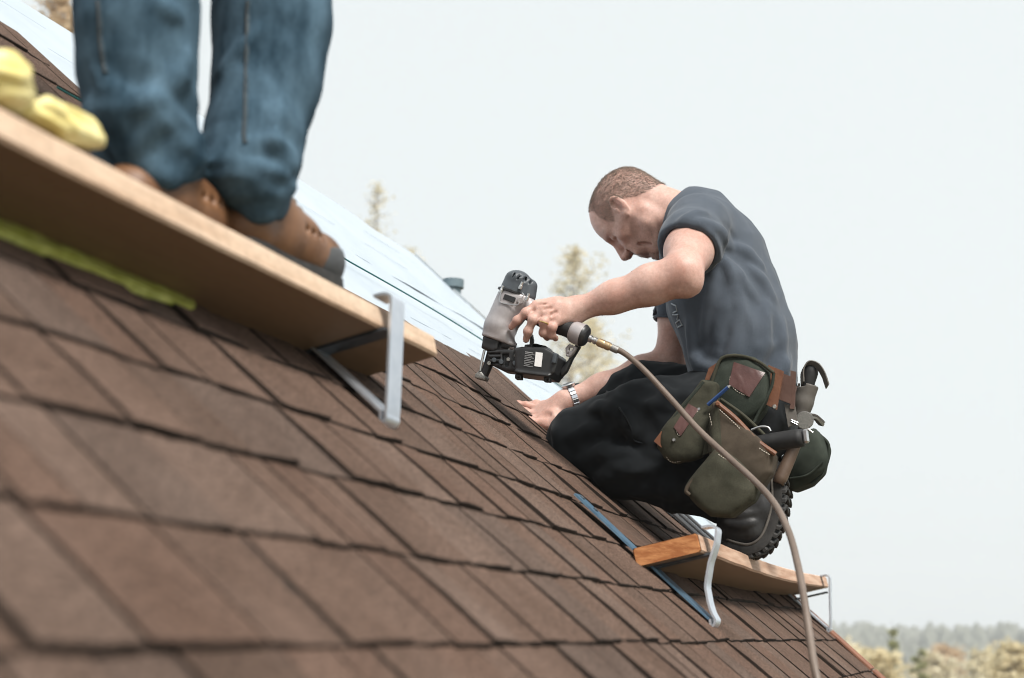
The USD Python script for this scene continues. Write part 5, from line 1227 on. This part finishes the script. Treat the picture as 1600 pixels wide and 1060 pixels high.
# jeans
lo = np.array([1.02, YB - 0.26, 0.44]); hi = np.array([2.05, YB + 0.34, 1.62])
fj = Field(lo, hi, 0.006)
legs = {'a': dict(o=0.050, pts=[(214, -60), (214, 40), (216, 120), (222, 190), (234, 236), (256, 262)], r=[88, 86, 79, 70, 68, 56]), 'b': dict(o=-0.010, pts=[(428, -60), (426, 40), (416, 130), (396, 215), (390, 268), (410, 322)], r=[86, 84, 78, 68, 60, 32])}
fj = Field(np.array([1.02, YB - 0.22, 0.44]), np.array([2.0, YB + 0.30, 1.60]), 0.0048)
for nm_, q in legs.items():
    P = [b_(a, b, q['o']) for a, b in q['pts']]; rr = [r / FPX * (p @ FW) for r, p in zip(q['r'], P)]
    q['knee'] = P[0] + np.array([0.02, 0, 0.16]); P = [q['knee']] + P; rr = [0.085] + rr
    fj.chain(P, rr, 0.03); fj.cone(q['knee'], pel + [0, 0.09 if q['o'] > 0 else -0.09, -0.03], 0.085, 0.105, 0.04)
fj.cone(pel + [0, -0.09, 0.0], pel + [0, 0.09, 0.0], 0.13, 0.13, 0.05); fj.cone(pel + [0, -0.06, 0.1], pel + [0, 0.06, 0.1], 0.125, 0.125, 0.04)
fj.sk = 0.30; fj.fk = 0.008
# stacked cloth over the boots and the long folds, as in the photograph
for pix, r in (([(142, 176), (175, 168), (205, 175), (235, 165), (268, 158)], .016), ([(150, 205), (190, 195), (235, 205), (280, 195)], .015), ([(170, 228), (215, 222), (262, 232), (305, 222)], .016), ([(205, 252), (245, 250), (285, 262), (312, 240)], .014),
               ([(225, 272), (262, 272), (300, 282)], .010), ([(290, 80), (278, 118), (245, 150), (215, 175)], .012), ([(240, 0), (262, 20), (282, 26)], .009), ([(150, 110), (175, 135), (200, 145)], .009), ([(268, 175), (240, 195), (228, 215)], .010),
               ([(320, 262), (350, 246), (385, 238), (420, 230)], .015), ([(330, 282), (370, 268), (410, 268), (455, 262)], .014), ([(345, 302), (385, 292), (430, 300), (462, 280)], .013), ([(372, 320), (400, 316), (440, 322)], .011), ([(385, 338), (410, 330), (438, 336)], .009),
               ([(342, 118), (365, 90), (395, 62), (412, 40)], .010), ([(420, 222), (432, 240), (462, 262)], .011), ([(440, 150), (430, 200), (425, 235)], .009)):
    fj.fold(pix, r * 0.78, 0.026, 0.25)
for nm_, zc in (('a', 0.034), ('b', 0.042)):                        # hems, cut level over the boots
    c = b_(*legs[nm_]['pts'][-1], legs[nm_]['o']); xm = (legs['a']['pts'][-1][0] + 75)
    blk = fj.block([1.0 if nm_ == 'a' else b_(320, 270)[0], YB - 0.25, 0.44], [b_(320, 270)[0] - 0.005 if nm_ == 'a' else 2.1, YB + 0.30, zt(YB) + 0.10])
    X, Y, Z = blk[1]; fj.put(blk, np.broadcast_to(zt(YB) + zc + 0.01 * np.sin(X * 40) - Z, [q.stop - q.start for q in blk[0]]).astype(np.float32), 0.004, 'and')
low_ = lambda P: np.clip((0.70 - P[:, 2]) / 0.10, 0, 1)
fj.wrinkle(0.014, [[5.0, 3.0, 3.0], [3.0, 5.0, -3.0], [6.0, 0, 26.0]], 21, 1.5, lambda P: 0.18 + 0.82 * low_(P)); fj.wrinkle(0.007, [[10.0, 5.0, 6.0], [-6.0, 9.0, 3.0], [4.0, 0, 5.0]], 31, 1.8, lambda P: 1 - 0.6 * low_(P))
jm = fj.mesh(); jeans = part(wk, 'jeans', jm, 'denim', smooth=True)
def seam(pix, r=0.0034):
    W = [fj.hit(*q) for q in pix]; W = [w for w in W if w is not None]; keep = [W[0]]
    for w in W[1:]:
        if np.linalg.norm(w - keep[-1]) < 0.05: keep.append(w)
    P = smooth_path(keep, 80); part(jeans, 'side_seam', tube(P, r, 7), 'denim_seam', smooth=True)
    out = []; N = len(P)
    for off in (-0.0035, 0.0035):
        Q = P + np.array([off, 0, 0]) - np.array([unit(p) for p in P]) * 0.0030
        for i in range(0, N - 1, 2): out.append(tube([Q[i], Q[i] + 0.75 * (Q[i + 1] - Q[i])], 0.0008, 5))
    part(jeans, 'seam_stitching', cat_(out), 'denim_thread', smooth=False, kind='stuff')
seam([(154, 2), (156, 20), (157, 40), (158, 60), (160, 80), (163, 100), (166, 115)]); seam([(388, 2), (387, 25), (387, 50), (386, 75), (385, 100), (385, 125), (384, 150), (384, 175), (383, 195), (382, 212), (384, 225)])
# boots
def brown_boot(toe_px, heel_dx, o, ankle, mirror):
    y = YB + o; tx = ony(*toe_px, y - 0.04)[0]; hx = tx - 0.288; z0 = zt(y)
    P = lambda q, w, z: np.array([hx + q * (tx - hx), y + w, z0 + z])
    f = Field(np.array([hx - 0.04, y - 0.09, z0 - 0.03]), np.array([tx + 0.04, y + 0.09, z0 + 0.23]), 0.003)
    f.chain([P(0.15, 0, 0.052), P(0.35, 0, 0.062), P(0.62, 0.002, 0.056)], [0.042, 0.043, 0.044], 0.02); f.cone(P(0.62, 0.002, 0.058), P(0.84, 0.004, 0.058), 0.044, 0.042, 0.02, sx=1.05)
    f.cone(P(0.30, 0, 0.098), P(0.58, 0, 0.074), 0.036, 0.036, 0.03)
    f.ell(P(0.86, 0.004, 0.058), (0.046, 0.047, 0.044), None, 0.02)
    f.plane(P(0, 0, 0.026), [0, 0, -1.0])
    for q in (0.48, 0.55, 0.62): f.cone(P(q, -0.05, 0.075), P(q + 0.03, 0.05, 0.085), 0.004, 0.004, 0.010, 'sub')
    bt = part(wk, 'boot', f.mesh(), 'boot_leather', smooth=True)
    # dark rubber toe guard over the front, then the sole
    f2 = Field(np.array([hx + 0.15, y - 0.09, z0 - 0.02]), np.array([tx + 0.05, y + 0.09, z0 + 0.13]), 0.003)
    f2.ell(P(0.86, 0.004, 0.058), (0.0500, 0.0510, 0.0480), None, 0.01); f2.cone(P(0.64, 0.002, 0.055), P(0.84, 0.004, 0.057), 0.0455, 0.045, 0.01, sx=1.05)
    f2.plane(P(0.80, 0, 0.076), unit([-0.15, 0, 1.0])); f2.plane(P(0, 0, 0.020), [0, 0, -1.0])
    part(bt, 'toe_guard', f2.mesh(), 'toe_rubber', smooth=True)
    prof = [(-0.01, .020), (0.03, .032), (0.12, .038), (0.3, .036), (0.45, .038), (0.62, .047), (0.78, .051), (0.90, .044), (0.97, .030), (1.01, .012)]; v, ff = [], []
    for q, w in prof:
        lift = 0.010 * max(0, (q - 0.80) / 0.2) ** 2
        for ww, z in ((-w, 0.000 + lift), (-w - 0.002, 0.016 + lift), (-w, 0.030 + lift), (w, 0.030 + lift), (w + 0.002, 0.016 + lift), (w, 0.000 + lift)): v.append(P(q, ww, z))
    for i in range(len(prof) - 1):
        for j in range(6):
            a, b = i * 6 + j, i * 6 + (j + 1) % 6; ff += [[a, b, b + 6], [a, b + 6, a + 6]]
    e = (len(prof) - 1) * 6; ff += [[0, j, j + 1] for j in range(1, 5)] + [[e, e + j + 1, e + j] for j in range(1, 5)]
    m = trimesh.Trimesh(np.array(v), np.array(ff), process=False); m.fix_normals(); part(bt, 'sole', m, 'sole_black', smooth=30)
    for i, q in enumerate((0.36, 0.43, 0.50, 0.57)):
        W = [P(q + 0.02 * math.sin(t), 0.030 * math.cos(t), 0.118 - 0.10 * (q - 0.36) + 0.013 * math.sin(t)) for t in np.linspace(0.1, 3.04, 12)]
        part(bt, 'lace', tube(W, 0.0026, 7), 'lace', smooth=True)
brown_boot((404, 342), 0, 0.044, None, 1); brown_boot((546, 420), 0, 0.002, None, -1)
# body above the frame: plain shirt, arms, head
fs = Field(pel + [-0.34, -0.36, 0.04], pel + [0.34, 0.36, 0.74], 0.010)
fs.chain([pel + [0, 0, 0.10], pel + [0, 0, 0.28], pel + [0, 0, 0.44]], [0.118, 0.122, 0.118], 0.04); fs.cone(pel + [0, -0.06, 0.12], pel + [0, 0.06, 0.12], 0.118, 0.118, 0.04); fs.cone(pel + [0, -0.13, 0.47], pel + [0, 0.13, 0.47], 0.075, 0.075, 0.06)
C2 = pel + [0.02, 0, 0.70]
fh2, _, _ = make_head(C2, np.array([0.94, 0, -0.34]), np.array([0, 1.0, 0]), np.array([0.34, 0, 0.94]), (pel + [0, 0, 0.52], np.array([0, 0, 1.0])), 0.006)
fk = Field(pel + [-0.30, -0.38, -0.10], pel + [0.42, 0.38, 0.56], 0.008)
for s in (-1, 1):
    sh_ = pel + [0, 0.185 * s, 0.48]; el_ = pel + [0.0, 0.25 * s, 0.20]; wr_ = pel + [0.20, 0.22 * s, 0.10]
    fs.chain([sh_, sh_ + 0.55 * (el_ - sh_)], [0.068, 0.062], 0.03); fk.chain([sh_, el_, wr_], [0.050, 0.042, 0.028], 0.02)
    hd_ = wr_ + [0.075, 0, -0.02]; fk.cone(wr_, hd_, 0.026, 0.030, 0.02)
    for k in range(4):
        a = hd_ + [0.015, (k - 1.5) * 0.019, 0]; fk.chain([a, a + [0.04, 0, -0.018], a + [0.062, 0, -0.045]], [0.0105, 0.0095, 0.009], 0.006)
    fk.chain([wr_ + [0.03, -0.02 * s, 0], wr_ + [0.07, -0.05 * s, -0.005], wr_ + [0.10, -0.055 * s, -0.02]], [0.013, 0.011, 0.0095], 0.008)
fl = Field(np.array([1.05, YB - 0.2, 0.5]), np.array([1.95, YB + 0.28, 1.6]), 0.010)
for q in legs.values(): fl.cone(b_(*q['pts'][-1], q['o']) + [0, 0, 0.02], q['knee'], 0.034, 0.05, 0.02); fl.cone(q['knee'], pel + [0, 0.09 if q['o'] > 0 else -0.09, -0.02], 0.05, 0.08, 0.03)
fl.cone(pel, pel + [0, 0, 0.45], 0.09, 0.09, 0.03)
part(wk, 'body', cat_([fh2.mesh(), fk.mesh(), fl.mesh()]), 'skin', smooth=True); part(wk, 'shirt', fs.mesh(), 'tee_grey', smooth=True)

# ---------------------------------------------------------------- yellow scraps on and under the long plank
def lump(pts, rs, h, amp, scale, seed):
    P = np.array(pts); f = Field(P.min(0) - 0.07, P.max(0) + 0.07, h); f.chain(list(P), rs, 0.02); f.wrinkle(amp, np.diag([scale * 0.5, scale * 0.7, scale * 1.6]), seed, 1.3); return f.mesh()
y1 = 0.915
single('plastic_scrap', lump([ony(38, 172, y1), ony(70, 180, y1), ony(100, 195, y1), ony(130, 208, y1), ony(150, 216, y1)], [0.005, 0.011, 0.013, 0.013, 0.007], 0.0025, 0.010, 42.0, 3), 'yellow_plastic', 'crumpled yellow plastic lying on the plank beside the jeans', 'plastic', 'yellow plastic scraps')
single('plastic_scrap', lump([ony(-30, 118, y1), ony(2, 122, y1), ony(14, 138, y1), ony(30, 152, y1)], [0.016, 0.019, 0.015, 0.008], 0.0025, 0.012, 42.0, 4), 'yellow_plastic', 'crumpled yellow plastic at the left picture edge above the plank', 'plastic', 'yellow plastic scraps')
v, n_ = [], 70
for i in range(n_):
    q = i / (n_ - 1); s = 0.5 + q * 1.07; R = np.random.default_rng(i)
    for k, (t, l) in enumerate(((1.004, 0.009), (1.006, 0.019), (1.016, 0.020), (1.030, 0.021), (1.044, 0.016))):
        v.append(roofp(s + 0.012 * k, t + 0.003 * (meshkit.noise(np.array([[s * 22, k * 3.1, 0.3]]))[0] - 0.5), l + 0.006 * (meshkit.noise(np.array([[s * 34, k * 5.3, 2.0]]))[0] - 0.5)))
V = np.array(v); f = []
for i in range(n_ - 1):
    for k in range(4):
        a = i * 5 + k; f += [[a, a + 5, a + 6], [a, a + 6, a + 1]]
N_ = len(V); V = np.vstack([V, V - NRM * 0.0012]); F = np.array(f); F = np.vstack([F, F[:, ::-1] + N_])
single('plastic_wrapper', trimesh.Trimesh(V, F, process=False), 'lime_plastic', 'strip of shiny lime green plastic wrapper under the back edge of the long plank', 'plastic wrapper')
